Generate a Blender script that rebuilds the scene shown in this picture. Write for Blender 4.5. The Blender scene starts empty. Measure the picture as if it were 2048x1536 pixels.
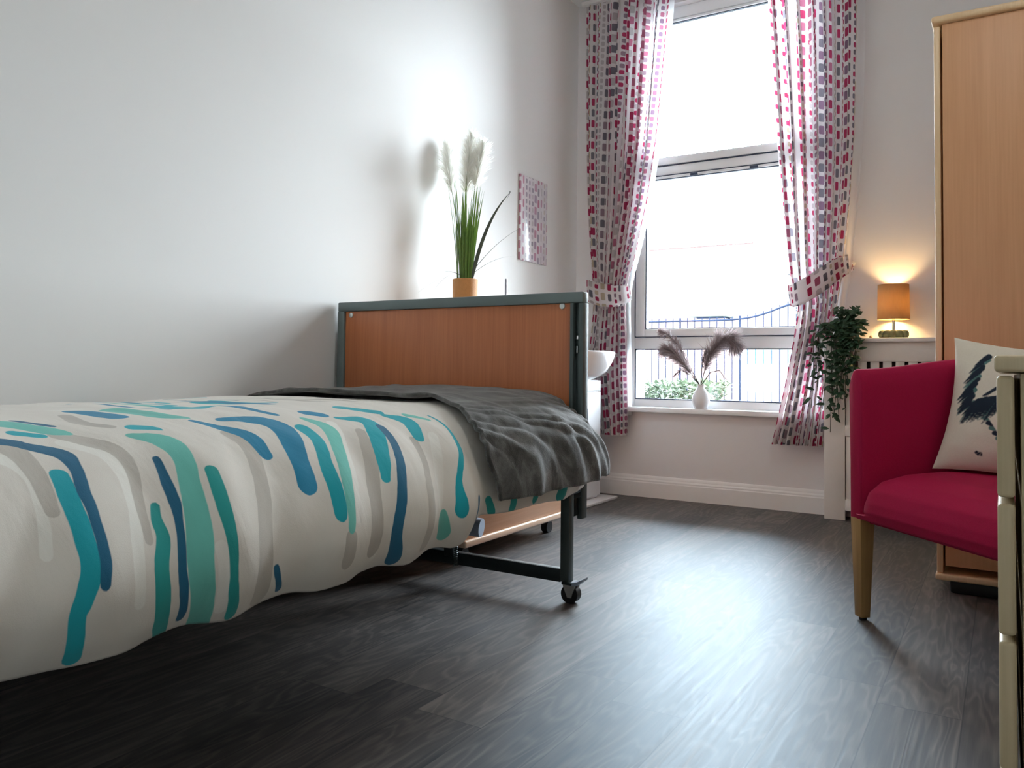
import bpy, bmesh, math, random
import numpy as np
from mathutils import Vector, Matrix, noise
C = bpy.context.scene.collection
PI = math.pi
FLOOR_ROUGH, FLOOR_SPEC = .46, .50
BULB = 230.0
FILL = 20.0  # strength of the added fill light above the view
CUSH_LOC, CUSH_ROT = (.055, 2.52, .583), (-.26, .105, -.14)
SKY, SKY_COL, EXPOSURE = 42.0, (.82, .91, 1.0), 0.12

# ---------------------------------------------------------------- mesh helpers
class MB:
    def __init__(self):
        self.bm = bmesh.new()
        self.uv = None
    def box(self, x0, x1, y0, y1, z0, z1, bev=0.0, seg=2, mat=None):
        m = Matrix.Translation(((x0+x1)/2, (y0+y1)/2, (z0+z1)/2)) @ Matrix.Diagonal((abs(x1-x0), abs(y1-y0), abs(z1-z0), 1))
        if mat is not None:
            m = mat @ m
        r = bmesh.ops.create_cube(self.bm, size=1.0, matrix=m)
        if bev > 0:
            es = list({e for v in r['verts'] for e in v.link_edges})
            bmesh.ops.bevel(self.bm, geom=es, offset=bev, segments=seg, profile=0.5, affect='EDGES')
        return self
    def tube(self, pts, r, n=10, caps=True):
        pts = [Vector(p) for p in pts]
        k = len(pts)
        rr = r if isinstance(r, (list, tuple)) else [r]*k
        t0 = (pts[1]-pts[0]).normalized()
        up = Vector((0, 0, 1)) if abs(t0.z) < 0.9 else Vector((1, 0, 0))
        a = t0.cross(up).normalized()
        rings = []
        for i in range(k):
            t = (pts[min(i+1, k-1)]-pts[max(i-1, 0)]).normalized()
            a = (a - t*a.dot(t))
            a = a.normalized() if a.length > 1e-6 else t.orthogonal().normalized()
            b = t.cross(a)
            rings.append([self.bm.verts.new(pts[i]+(a*math.cos(2*PI*j/n)+b*math.sin(2*PI*j/n))*rr[i]) for j in range(n)])
        for i in range(k-1):
            for j in range(n):
                self.bm.faces.new((rings[i][j], rings[i][(j+1) % n], rings[i+1][(j+1) % n], rings[i+1][j]))
        if caps:
            self.bm.faces.new(rings[0][::-1]); self.bm.faces.new(rings[-1])
        return self
    def cyl(self, p0, p1, r, r1=None, n=24):
        return self.tube([p0, p1], [r, r if r1 is None else r1], n)
    def lathe(self, prof, c, n=32, sx=1.0, sy=1.0, caps=True):
        rings = []
        for (r, z) in prof:
            rings.append([self.bm.verts.new((c[0]+r*sx*math.cos(2*PI*j/n), c[1]+r*sy*math.sin(2*PI*j/n), c[2]+z)) for j in range(n)])
        for i in range(len(rings)-1):
            for j in range(n):
                self.bm.faces.new((rings[i][j], rings[i][(j+1) % n], rings[i+1][(j+1) % n], rings[i+1][j]))
        if caps:
            self.bm.faces.new(rings[0][::-1]); self.bm.faces.new(rings[-1])
        return self
    def grid(self, fn, nu, nv, uvfn=None, closeu=False):
        vs = [[self.bm.verts.new(fn(i/nu, j/nv)) for j in range(nv+1)] for i in range(nu if closeu else nu+1)]
        if uvfn is not None and self.uv is None:
            self.uv = self.bm.loops.layers.uv.new('UVMap')
        for i in range(nu):
            i2 = (i+1) % nu if closeu else i+1
            for j in range(nv):
                f = self.bm.faces.new((vs[i][j], vs[i2][j], vs[i2][j+1], vs[i][j+1]))
                if uvfn is not None:
                    for l, (a, b) in zip(f.loops, ((i, j), (i+1, j), (i+1, j+1), (i, j+1))):
                        l[self.uv].uv = uvfn(a/nu, b/nv)
        return self
    def poly(self, pts, h):
        """extrude a planar loop of points by vector h"""
        h = Vector(h)
        a = [self.bm.verts.new(Vector(p)) for p in pts]
        b = [self.bm.verts.new(Vector(p)+h) for p in pts]
        n = len(a)
        self.bm.faces.new(a[::-1]); self.bm.faces.new(b)
        for i in range(n):
            self.bm.faces.new((a[i], a[(i+1) % n], b[(i+1) % n], b[i]))
        return self
    def tri(self, a, b, c):
        self.bm.faces.new([self.bm.verts.new(p) for p in (a, b, c)]); return self
    def quad(self, a, b, c, d):
        self.bm.faces.new([self.bm.verts.new(p) for p in (a, b, c, d)]); return self
    def leaf(self, base, d, length, width, up=(0, 0, 1), bend=0.15):
        base = Vector(base); d = Vector(d).normalized(); up = Vector(up)
        s = d.cross(up)
        s = s.normalized() if s.length > 1e-4 else Vector((1, 0, 0))
        n = s.cross(d).normalized()
        prev = None
        for t, w in ((0, .08), (.25, .75), (.5, 1), (.75, .65), (1, .03)):
            p = base + d*(t*length) - n*(bend*length*t*t)
            cur = (self.bm.verts.new(p-s*w*width/2), self.bm.verts.new(p+n*width*.12), self.bm.verts.new(p+s*w*width/2))
            if prev:
                self.bm.faces.new((prev[0], prev[1], cur[1], cur[0])); self.bm.faces.new((prev[1], prev[2], cur[2], cur[1]))
            prev = cur
        return self
    def build(self, name, mat, parent=None, local=False, sharp=38, fix=True):
        me = bpy.data.meshes.new(name)
        if fix:
            bmesh.ops.recalc_face_normals(self.bm, faces=self.bm.faces[:])
        self.bm.to_mesh(me); self.bm.free()
        if len(me.polygons):
            me.polygons.foreach_set('use_smooth', [True]*len(me.polygons))
            me.set_sharp_from_angle(angle=math.radians(sharp))
        o = bpy.data.objects.new(name, me)
        C.objects.link(o)
        if mat is not None:
            me.materials.append(mat)
        if parent is not None:
            o.parent = parent
            if not local:
                r = parent
                while r.parent: r = r.parent
                me.transform(Matrix.Translation(-r.location))
        elif not local:
            b = [v.co for v in me.vertices]
            c = Vector((sum(v.x for v in b)/len(b), sum(v.y for v in b)/len(b), min(v.z for v in b)))
            me.transform(Matrix.Translation(-c)); o.location = c
        return o

def tag(o, label, cat, group=None, kind=None):
    o['label'] = label; o['category'] = cat
    if group: o['group'] = group
    if kind: o['kind'] = kind
    return o
def thing(name, loc, label, cat, rz=0.0, group=None):
    o = bpy.data.objects.new(name, None); C.objects.link(o)
    o.location = loc; o.rotation_euler = (0, 0, rz); o.empty_display_size = .05
    return tag(o, label, cat, group)
def structure(o, label=None):
    o['kind'] = 'structure'
    if label: o['label'] = label
    return o
def solid(o, t, off=-1):
    m = o.modifiers.new('thickness', 'SOLIDIFY'); m.thickness = t; m.offset = off; return o
def copy_part(o, parent, dloc):
    c = o.copy(); C.objects.link(c); c.parent = parent; c.location = Vector(o.location)+Vector(dloc); return c
def smooth(a, b, x):
    t = min(1, max(0, (x-a)/(b-a))); return t*t*(3-2*t)
def lerp_tab(tab, z):
    tab = sorted(tab)
    zs = [t[0] for t in tab]
    return [float(np.interp(z, zs, [t[k] for t in tab])) for k in range(1, len(tab[0]))]
def nz(*p): return noise.noise(Vector(p if len(p) == 3 else (p[0], p[1], 0.0)))

# ---------------------------------------------------------------- material helpers
class NT:
    def __init__(self, name):
        self.m = bpy.data.materials.new(name); self.m.use_nodes = True
        self.t = self.m.node_tree; self.t.nodes.clear()
        self.out = self.t.nodes.new('ShaderNodeOutputMaterial')
    def n(self, typ, **kw):
        nd = self.t.nodes.new(typ)
        for k, v in kw.items(): self.set(nd.inputs[k], v)
        return nd
    def set(self, inp, v):
        if isinstance(v, bpy.types.NodeSocket): self.t.links.new(v, inp)
        elif isinstance(v, (tuple, list)) and inp.type == 'RGBA' and len(v) == 3: inp.default_value = (*v, 1)
        else: inp.default_value = v
    def math(self, op, a, b=0.0, c=None, clamp=False):
        nd = self.t.nodes.new('ShaderNodeMath'); nd.operation = op; nd.use_clamp = clamp
        self.set(nd.inputs[0], a); self.set(nd.inputs[1], b)
        if c is not None: self.set(nd.inputs[2], c)
        return nd.outputs[0]
    def mix(self, f, a, b, blend='MIX'):
        nd = self.t.nodes.new('ShaderNodeMix'); nd.data_type = 'RGBA'; nd.blend_type = blend
        self.set(nd.inputs[0], f); self.set(nd.inputs[6], a); self.set(nd.inputs[7], b)
        return nd.outputs[2]
    def ramp(self, f, stops, interp='LINEAR'):
        nd = self.t.nodes.new('ShaderNodeValToRGB'); nd.color_ramp.interpolation = interp
        e = nd.color_ramp.elements
        while len(e) > 1: e.remove(e[-1])
        e[0].position = stops[0][0]; e[0].color = (*stops[0][1], 1)
        for p, c in stops[1:]:
            k = e.new(p); k.color = (*c, 1)
        self.set(nd.inputs[0], f); return nd.outputs[0]
    def noise(self, vec, scale, detail=4, rough=.55, dist=0.0):
        nd = self.t.nodes.new('ShaderNodeTexNoise')
        if vec is not None: self.set(nd.inputs['Vector'], vec)
        nd.inputs['Scale'].default_value = scale; nd.inputs['Detail'].default_value = detail
        nd.inputs['Roughness'].default_value = rough; nd.inputs['Distortion'].default_value = dist
        return nd.outputs['Fac']
    def coord(self, which='Object'):
        return self.t.nodes.new('ShaderNodeTexCoord').outputs[which]
    def scale(self, vec, s, loc=(0, 0, 0), rot=(0, 0, 0)):
        nd = self.t.nodes.new('ShaderNodeMapping'); self.set(nd.inputs[0], vec)
        nd.inputs['Scale'].default_value = s; nd.inputs['Location'].default_value = loc; nd.inputs['Rotation'].default_value = rot
        return nd.outputs[0]
    def sep(self, v):
        nd = self.t.nodes.new('ShaderNodeSeparateXYZ'); self.set(nd.inputs[0], v); return nd.outputs
    def comb(self, x, y, z=0.0):
        nd = self.t.nodes.new('ShaderNodeCombineXYZ')
        for i, v in enumerate((x, y, z)): self.set(nd.inputs[i], v)
        return nd.outputs[0]
    def white(self, vec):
        nd = self.t.nodes.new('ShaderNodeTexWhiteNoise'); nd.noise_dimensions = '3D'; self.set(nd.inputs['Vector'], vec); return nd.outputs
    def bump(self, h, strength=.3, dist=.01):
        nd = self.t.nodes.new('ShaderNodeBump'); nd.inputs['Strength'].default_value = strength; nd.inputs['Distance'].default_value = dist
        self.set(nd.inputs['Height'], h); return nd.outputs[0]
    def attr(self, name):
        nd = self.t.nodes.new('ShaderNodeAttribute'); nd.attribute_name = name; return nd.outputs['Fac']
    def pbr(self, col, rough=.5, metal=0.0, normal=None, **kw):
        nd = self.t.nodes.new('ShaderNodeBsdfPrincipled')
        self.set(nd.inputs['Base Color'], col); self.set(nd.inputs['Roughness'], rough); self.set(nd.inputs['Metallic'], metal)
        if normal is not None: self.set(nd.inputs['Normal'], normal)
        for k, v in kw.items(): self.set(nd.inputs[k.replace('_', ' ')], v)
        return nd.outputs[0]
    def done(self, sh):
        self.t.links.new(sh, self.out.inputs['Surface']); return self.m
    def mixsh(self, f, a, b):
        nd = self.t.nodes.new('ShaderNodeMixShader'); self.set(nd.inputs[0], f); self.set(nd.inputs[1], a); self.set(nd.inputs[2], b); return nd.outputs[0]

def plain(name, col, rough=.5, metal=0.0, var=.06, vs=25, bump=0.0, **kw):
    t = NT(name)
    f = t.noise(t.coord(), vs, 3)
    c = t.mix(f, tuple(min(1, x*(1+var)) for x in col), tuple(x*(1-var) for x in col))
    nm = t.bump(t.noise(t.coord(), vs*8, 3), bump, .004) if bump else None
    return t.done(t.pbr(c, rough, metal, nm, **kw))
def wood(name, c0, c1, axis='z', scale=1.0, rough=.45, fine=1.0):
    t = NT(name)
    s = {'x': (1.2, 22, 22), 'y': (22, 1.2, 22), 'z': (22, 22, 1.2)}[axis]
    v = t.scale(t.coord(), tuple(k*scale for k in s))
    g = t.noise(v, 1.0, 5, .6, .6)
    s2 = {'x': (4, 160, 160), 'y': (160, 4, 160), 'z': (160, 160, 4)}[axis]
    f = t.noise(t.scale(t.coord(), tuple(k*fine for k in s2)), 1.0, 2)
    k = t.math('MULTIPLY_ADD', f, .45, t.math('MULTIPLY', g, .75))
    c = t.ramp(k, [(.35, c0), (.75, c1)])
    return t.done(t.pbr(c, rough, 0, t.bump(f, .08, .002)))

# ---- the plain room surfaces
def wall_mat(name, col):
    t = NT(name)
    o = t.coord()
    c = t.mix(t.noise(o, 1.3, 3), tuple(x*1.02 for x in col), tuple(x*.975 for x in col))
    return t.done(t.pbr(c, .62))
M = {}
M['wall'] = wall_mat('wall_paint', (.81, .80, .78))
M['wall_back'] = wall_mat('window_wall_paint', (.86, .84, .845))
M['ceiling'] = wall_mat('ceiling_paint', (.90, .90, .89))
M['gloss_white'] = plain('gloss_white_paint', (.93, .92, .91), .32, var=.02)
M['cover_white'] = plain('radiator_cover_paint', (.90, .885, .86), .42, var=.03)
M['upvc'] = plain('window_upvc', (.95, .965, .98), .25, var=.01)
M['gasket'] = plain('window_gasket', (.03, .045, .09), .5)
M['ceramic'] = plain('white_ceramic', (.90, .90, .92), .12, var=.01)
M['vanity'] = plain('vanity_white', (.88, .90, .93), .25, var=.01)
M['dark_steel'] = plain('painted_steel', (.085, .11, .108), .42, .35, var=.08)
M['rail_steel'] = plain('painted_steel_trim', (.16, .20, .20), .42, .2, var=.05)
M['dark_rail'] = plain('dark_painted_steel', (.022, .033, .036), .4, .3, var=.08)
M['chrome'] = plain('chrome', (.75, .77, .78), .18, 1.0, var=.02)
M['zinc'] = plain('zinc_plate', (.62, .64, .62), .3, .9, var=.05)
M['rubber'] = plain('black_rubber', (.012, .012, .014), .55)
M['black_gap'] = plain('unlit_recess', (.02, .018, .016), .8)
M['grey_plastic'] = plain('blue_grey_plastic', (.34, .40, .50), .4)
M['cherry'] = wood('cherry_veneer', (.47, .14, .05), (.60, .205, .08), 'z', 1.0, .38)
M['beech_side'] = wood('beech_locker', (.50, .27, .15), (.62, .37, .23), 'y', .7, .4)
M['beech_edge'] = wood('beech_edging', (.70, .48, .33), (.82, .60, .44), 'y', .7, .3)
M['beech'] = wood('beech_wardrobe', (.66, .33, .155), (.76, .41, .205), 'z', .7, .42)
M['beech_light'] = wood('beech_lipping', (.78, .53, .28), (.88, .64, .38), 'z', .7, .35)
M['oak'] = wood('pale_oak', (.34, .26, .14), (.55, .45, .27), 'z', .6, .45)
M['oak_front'] = wood('pale_oak_fronts', (.50, .39, .22), (.70, .57, .36), 'z', .6, .4)
M['chair_leg'] = wood('chair_leg_wood', (.34, .20, .07), (.48, .30, .12), 'z', 1.0, .4)

def floor_mat():
    t = NT('vinyl_plank_floor')
    p = t.coord(); x, y, z = t.sep(p)
    pw, pl = .155, 1.22
    cx = t.math('DIVIDE', t.math('ADD', x, 10.0), pw)
    col = t.math('FLOOR', cx); fx = t.math('FRACT', cx)
    off = t.white(t.comb(col, 3.7, 1.0))[0]
    cy = t.math('ADD', t.math('DIVIDE', t.math('ADD', y, 10.0), pl), off)
    row = t.math('FLOOR', cy); fy = t.math('FRACT', cy)
    idv = t.white(t.comb(col, row, 9.0)); r = idv[0]
    rr = t.math('MULTIPLY', r, 43.0)
    # cathedral figure: nested arches along the plank
    gx = t.math('ADD', t.math('MULTIPLY', fx, 1.0), rr)
    nA = t.noise(t.comb(t.math('ADD', x, rr), t.math('MULTIPLY', t.math('ADD', y, rr), .16), r), 9.0, 3, .5, .4)
    rings = t.math('SINE', t.math('MULTIPLY', nA, 85.0))
    rings = t.math('MULTIPLY_ADD', rings, .5, .5)
    fine = t.noise(t.comb(t.math('MULTIPLY', t.math('ADD', x, rr), 95.0), t.math('MULTIPLY', y, 3.0), r), 1.0, 4, .6)
    broad = t.noise(t.comb(t.math('MULTIPLY', t.math('ADD', x, rr), 14.0), t.math('MULTIPLY', y, 1.1), r), 1.0, 3)
    k = t.math('ADD', t.math('MULTIPLY', fine, .55), t.math('MULTIPLY', broad, .35))
    k = t.math('ADD', k, t.math('MULTIPLY', t.math('POWER', rings, 2.0), .16))
    k = t.math('ADD', k, t.math('MULTIPLY', t.math('SUBTRACT', r, .5), .22))
    c = t.ramp(k, [(.22, (.038, .031, .028)), (.48, (.098, .080, .070)), (.70, (.17, .142, .122)), (.95, (.28, .232, .20))])
    ex = t.math('MINIMUM', fx, t.math('SUBTRACT', 1.0, fx))
    ey = t.math('MULTIPLY', t.math('MINIMUM', fy, t.math('SUBTRACT', 1.0, fy)), pl/pw)
    seam = t.math('LESS_THAN', t.math('MINIMUM', ex, ey), .008)
    c = t.mix(t.math('MULTIPLY', seam, .55), c, (.02, .016, .014))
    h = t.math('ADD', t.math('MULTIPLY', fine, .6), t.math('MULTIPLY', rings, .25))
    h = t.math('SUBTRACT', h, seam)
    rough = t.math('MULTIPLY_ADD', fine, .12, FLOOR_ROUGH)
    return t.done(t.pbr(c, rough, 0, t.bump(h, .10, .002), Specular_IOR_Level=FLOOR_SPEC, Specular_Tint=(.36, .73, 1.0, 1)))  # cyan specular tint paints the window's reflection blue
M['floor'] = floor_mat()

def pattern_nodes(t, u, v):
    """brick-like columns of rounded blocks, as on the curtains; u, v in metres of cloth"""
    cw = .031
    a = t.math('DIVIDE', u, cw); col = t.math('FLOOR', a); fx = t.math('SUBTRACT', t.math('FRACT', a), .5)
    rc = t.white(t.comb(col, 5.3, 2.0)); r0 = rc[0]; rcol = t.sep(rc[1])
    small = t.math('GREATER_THAN', rcol[0], .62)
    rh = t.math('MULTIPLY_ADD', small, -.026, .061)
    b = t.math('ADD', t.math('DIVIDE', v, rh), t.math('MULTIPLY', r0, 7.0))
    row = t.math('FLOOR', b); fy = t.math('SUBTRACT', t.math('FRACT', b), .5)
    px = t.math('ABSOLUTE', t.math('MULTIPLY', fx, cw)); py = t.math('ABSOLUTE', t.math('MULTIPLY', fy, rh))
    hw = t.math('MULTIPLY_ADD', rcol[1], .0045, .0070)
    hw = t.math('MULTIPLY_ADD', small, -.0015, hw)
    hh = t.math('MULTIPLY', rh, .34)
    rad = .0055
    qx = t.math('MAXIMUM', t.math('SUBTRACT', px, t.math('SUBTRACT', hw, rad)), 0.0)
    qy = t.math('MAXIMUM', t.math('SUBTRACT', py, t.math('SUBTRACT', hh, rad)), 0.0)
    d = t.math('SQRT', t.math('ADD', t.math('MULTIPLY', qx, qx), t.math('MULTIPLY', qy, qy)))
    inside = t.math('MULTIPLY', t.math('LESS_THAN', d, rad), t.math('LESS_THAN', rcol[2], .97))
    even = t.math('FLOORED_MODULO', row, 2.0)
    rk = t.white(t.comb(col, even, 4.0))[0]
    c = t.ramp(rk, [(0, (.48, .05, .13)), (.26, (.50, .17, .26)), (.40, (.30, .19, .28)), (.54, (.24, .23, .27)), (.70, (.38, .28, .33)),
                    (.80, (.66, .58, .45)), (.90, (.64, .60, .60))], 'CONSTANT')
    return t.mix(inside, (.92, .89, .89), c)
def curtain_mat():
    t = NT('curtain_print')
    u, v, _ = t.sep(t.coord('UV'))
    c = pattern_nodes(t, u, v)
    nm = t.bump(t.noise(t.comb(t.math('MULTIPLY', u, 900), t.math('MULTIPLY', v, 900)), 1, 2), .1, .001)
    d = t.pbr(c, .85, 0, nm, Specular_IOR_Level=.2)
    tr = t.n('ShaderNodeBsdfTranslucent', Color=c).outputs[0]
    return t.done(t.mixsh(.68, d, tr))
M['curtain'] = curtain_mat()
def cloth_white():
    t = NT('white_lining')
    d = t.pbr((.85, .85, .86), .9); tr = t.n('ShaderNodeBsdfTranslucent', Color=(.96, .96, .97, 1)).outputs[0]
    return t.done(t.mixsh(.85, d, tr))
M['lining'] = cloth_white()
def print_mat():
    t = NT('glossy_print')
    o = t.sep(t.coord())
    c = pattern_nodes(t, o[1], o[2])
    c = t.mix(t.math('MULTIPLY', t.noise(t.coord(), 14, 3), .9), c, (.52, .44, .52))
    return t.done(t.pbr(c, .22, 0, t.bump(t.noise(t.coord(), 7, 2), .25, .02), Coat_Weight=.6, Coat_Roughness=.08))
M['print'] = print_mat()
def glass_mat():
    t = NT('window_glass')
    fr = t.n('ShaderNodeFresnel', IOR=1.45).outputs[0]
    a = t.n('ShaderNodeBsdfTransparent', Color=(.97, .985, .98, 1)).outputs[0]
    b = t.n('ShaderNodeBsdfGlossy', Roughness=.0).outputs[0]
    return t.done(t.mixsh(fr, a, b))
M['glass'] = glass_mat()

STRK = ('white', 'grey', 'mint', 'green', 'teal', 'blue', 'navy')
def duvet_mat():
    t = NT('brush_stroke_duvet')
    o = t.coord()
    base = t.mix(t.noise(o, 3, 3), (.80, .755, .68), (.74, .695, .62))
    cols = {'white': (.90, .85, .75), 'grey': (.50, .46, .40), 'mint': (.16, .54, .46), 'green': (.025, .33, .31), 'teal': (.015, .40, .47),
            'blue': (.015, .235, .40), 'navy': (.018, .135, .24)}
    wob = t.noise(t.scale(o, (14, 30, 14)), 1.0, 2)
    wash = t.noise(t.scale(o, (3, 14, 3)), 1.0, 3)
    for k in STRK:
        f = t.math('MULTIPLY_ADD', t.math('MULTIPLY_ADD', t.math('SUBTRACT', wob, .5), .007, t.attr('sd_'+k)), -1/.0016, .5, clamp=True)
        c = cols[k]
        cc = t.mix(wash, tuple(min(1, q*1.25) for q in c), tuple(q*.8 for q in c))
        if k in ('white', 'grey'): f = t.math('MULTIPLY', f, .85)
        base = t.mix(f, base, cc)
    wr = t.noise(t.scale(o, (4, 9, 4)), 1.0, 4, .5, .5)
    weave = t.noise(o, 700, 2)
    nm = t.bump(t.math('MULTIPLY_ADD', weave, .04, wr), .50, .014)
    return t.done(t.pbr(base, .85, 0, nm, Specular_IOR_Level=.25, Sheen_Weight=.15))
M['duvet'] = duvet_mat()
def plush_mat():
    t = NT('grey_plush')
    o = t.coord()
    a = t.noise(t.scale(o, (10, 18, 10)), 1.0, 4, .6, 1.2)
    c = t.ramp(a, [(.3, (.055, .055, .051)), (.5, (.10, .099, .093)), (.66, (.18, .18, .172)), (.8, (.27, .27, .265))])
    return t.done(t.pbr(c, .9, 0, t.bump(t.noise(o, 350, 3), .5, .004), Sheen_Weight=.6, Sheen_Roughness=.35, Specular_IOR_Level=.2))
M['plush'] = plush_mat()
def fabric(name, col, sheen=.2, var=.12, b=.25):
    t = NT(name); o = t.coord()
    c = t.mix(t.noise(o, 260, 2), tuple(x*(1+var) for x in col), tuple(x*(1-var) for x in col))
    return t.done(t.pbr(c, .8, 0, t.bump(t.noise(o, 500, 2), b, .002), Sheen_Weight=sheen, Specular_IOR_Level=.3))
M['chair_red'] = fabric('crimson_upholstery', (.41, .004, .056), .0)
def cushion_mat():
    t = NT('feather_cushion'); o = t.coord()
    base = t.mix(t.noise(o, 240, 2), (.86, .80, .67), (.78, .72, .58))
    f0 = t.math('MULTIPLY_ADD', t.attr('sd_stem'), -1/.003, .5, clamp=True)
    f1 = t.math('MULTIPLY_ADD', t.attr('sd_teal'), -1/.003, .5, clamp=True)
    f2 = t.math('MULTIPLY_ADD', t.attr('sd_dark'), -1/.003, .5, clamp=True)
    base = t.mix(t.math('MULTIPLY', f0, .5), base, (.25, .24, .20))
    base = t.mix(f1, base, t.mix(t.noise(o, 40, 2), (.06, .16, .15), (.14, .25, .23)))
    base = t.mix(f2, base, (.022, .035, .055))
    return t.done(t.pbr(base, .85, 0, t.bump(t.noise(o, 500, 2), .2, .002), Specular_IOR_Level=.2))
M['cushion'] = cushion_mat()
def leafy(name, c0, c1, trans=.25, rough=.45, sc=30):
    t = NT(name)
    c = t.mix(t.noise(t.coord(), sc, 2), c0, c1)
    return t.done(t.mixsh(trans, t.pbr(c, rough), t.n('ShaderNodeBsdfTranslucent', Color=c).outputs[0]))
M['grass'] = leafy('artificial_grass', (.05, .12, .02), (.19, .31, .05), .25)
M['grass_dark'] = leafy('artificial_grass_dark', (.03, .04, .035), (.06, .08, .05), .1)
M['plume_white'] = leafy('white_plume', (.95, .94, .89), (.97, .96, .93), .75, .9)
M['plume_grey'] = leafy('dried_pampas', (.34, .27, .27), (.52, .44, .44), .45, .9)
M['plume_dark'] = leafy('dried_pampas_dark', (.05, .035, .04), (.13, .10, .10), .2, .9)
M['ivy'] = leafy('trailing_leaves', (.012, .045, .024), (.045, .115, .055), .15, .35, 60)
M['pot_orange'] = plain('woven_pot', (.50, .245, .085), .7, var=.15, vs=60, bump=.4)
M['pot_glaze'] = plain('blue_glazed_pot', (.10, .14, .17), .12, var=.1)
def shade_mat():
    t = NT('lamp_shade_fabric')
    c = t.mix(t.noise(t.scale(t.coord(), (200, 200, 40)), 1, 2), (.46, .31, .17), (.38, .25, .13))
    return t.done(t.mixsh(.20, t.pbr(c, .9), t.n('ShaderNodeBsdfTranslucent', Color=(.52, .36, .19, 1)).outputs[0]))
M['shade'] = shade_mat()
M['pebble'] = plain('green_pebble', (.06, .085, .06), .35, var=.3, vs=14)
def brick_mat():
    t = NT('red_brick')
    b = t.n('ShaderNodeTexBrick', Scale=4.0)
    t.set(b.inputs['Vector'], t.scale(t.coord(), (1, 1, 1), rot=(PI/2, 0, 0)))
    b.inputs['Color1'].default_value = (.10, .06, .055, 1); b.inputs['Color2'].default_value = (.12, .075, .068, 1); b.inputs['Mortar'].default_value = (.13, .10, .10, 1)
    return t.done(t.pbr(b.outputs[0], .9))
M['brick'] = brick_mat()
M['render_pale'] = plain('pale_render', (.80, .76, .74), .9)
M['roof'] = plain('roof_slate', (.16, .15, .16), .8)
M['tarmac'] = plain('pale_paving', (.16, .16, .17), .9)
M['lawn'] = plain('winter_lawn', (.09, .11, .07), .95, var=.2)
M['hedge'] = leafy('hedge_leaves', (.018, .032, .018), (.05, .07, .04), .2, .9, 6)
M['fence'] = plain('dark_railing', (.010, .014, .026), 1.0, Specular_IOR_Level=0.0)
M['bark'] = plain('tree_bark', (.055, .055, .062), .9, var=.2)
M['stone'] = plain('cap_stone', (.08, .10, .10), .8)
M['car_white'] = plain('white_car_paint', (.85, .86, .88), .2, var=.01)
M['car_glass'] = plain('tinted_car_glass', (.08, .22, .36), .1)
M['poster_white'] = plain('white_card', (.8, .8, .8), .5)
# ================================================================ THE SETTING
XL, XR, YW, YR, ZC = -2.103, .56, 4.118, -.55, 2.80     # left wall, right wall, window wall, rear wall, ceiling
WX0, WX1, WZ0, WZ1 = -1.80, -.70, .462, 2.69           # window opening
def wall(name, boxes, mat, label):
    m = MB()
    for b in boxes: m.box(*b)
    return tag(structure(m.build(name, mat)), label, 'wall', kind='structure')
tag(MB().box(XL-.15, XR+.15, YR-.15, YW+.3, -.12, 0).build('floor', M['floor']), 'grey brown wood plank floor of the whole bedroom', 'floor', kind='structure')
tag(MB().box(XL-.15, XR+.15, YR-.15, YW+.3, ZC, ZC+.12).build('ceiling', M['ceiling']), 'white ceiling just seen above the left curtain', 'ceiling', kind='structure')
wall('wall_left', [(XL-.15, XL, YR-.15, YW+.3, 0, ZC)], M['wall'], 'plain off white wall along the bed on the left')
wall('wall_right', [(XR, XR+.15, YR-.15, YW+.3, 0, ZC)], M['wall'], 'plain wall on the right behind the wardrobe and armchair')
wall('wall_rear', [(XL, XR, YR-.15, YR, 0, ZC)], M['wall'], 'plain wall at the head of the bed behind the viewpoint')
wall('wall_back', [(XL, WX0, YW, YW+.3, 0, ZC), (WX1, XR, YW, YW+.3, 0, ZC), (WX0, WX1, YW, YW+.3, 0, WZ0), (WX0, WX1, YW, YW+.3, WZ1, ZC)],
     M['wall_back'], 'far taupe grey wall holding the tall window')
# skirting with a stepped bead on top
def skirting(name, p0, p1, nrm, label):
    prof = [(0, 0), (.020, 0), (.020, .078), (.017, .083), (.017, .090), (.011, .098), (.009, .108), (.004, .115), (0, .115)]
    n = Vector(nrm); p0 = Vector(p0)
    return tag(MB().poly([p0 + n*a + Vector((0, 0, b)) for a, b in prof], Vector(p1)-p0).build(name, M['gloss_white'], sharp=25), label, 'skirting board', kind='structure')
skirting('baseboard_back', (XL, YW, 0), (-.728, YW, 0), (0, -1, 0), 'white skirting board below the window')
skirting('baseboard_left', (XL, YR, 0), (XL, YW, 0), (1, 0, 0), 'white skirting board along the left wall behind the bed')

# ---- window: frame, transoms, opening casement, panes, gaskets, sill
FY0, FY1 = 4.165, 4.235
win = bpy.data.objects.new('window_1', None); C.objects.link(win); win.location = (-1.25, FY0, WZ0)
tag(win, 'tall white framed window between the patterned curtains', 'window', kind='structure')
ix0, ix1 = -1.757, -.743
f = MB()
f.box(WX0, ix0, FY0, FY1, WZ0, WZ1, .006); f.box(ix1, WX1, FY0, FY1, WZ0, WZ1, .006)
f.box(ix0, ix1, FY0, FY1, WZ0, .527, .005); f.box(ix0, ix1, FY0, FY1, 2.625, WZ1, .005)
f.box(ix0, ix1, FY0, FY1, .805, .868, .005); f.box(ix0, ix1, FY0, FY1, 1.762, 1.812, .005)
f.build('window_frame', M['upvc'], win)
def sash(z0, z1, w):
    m = MB(); a, b = ix0+.004, ix1-.004
    m.box(a, a+w, FY0-.006, FY1-.01, z0, z1, .005); m.box(b-w, b, FY0-.006, FY1-.01, z0, z1, .005)
    m.box(a+w, b-w, FY0-.006, FY1-.01, z0, z0+w*.75, .005)
    m.box(a+w, b-w, FY0-.006, FY1-.01, z1-w*.25, z1, .004)
    return m.build('casement_sash', M['upvc'], win)
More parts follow.
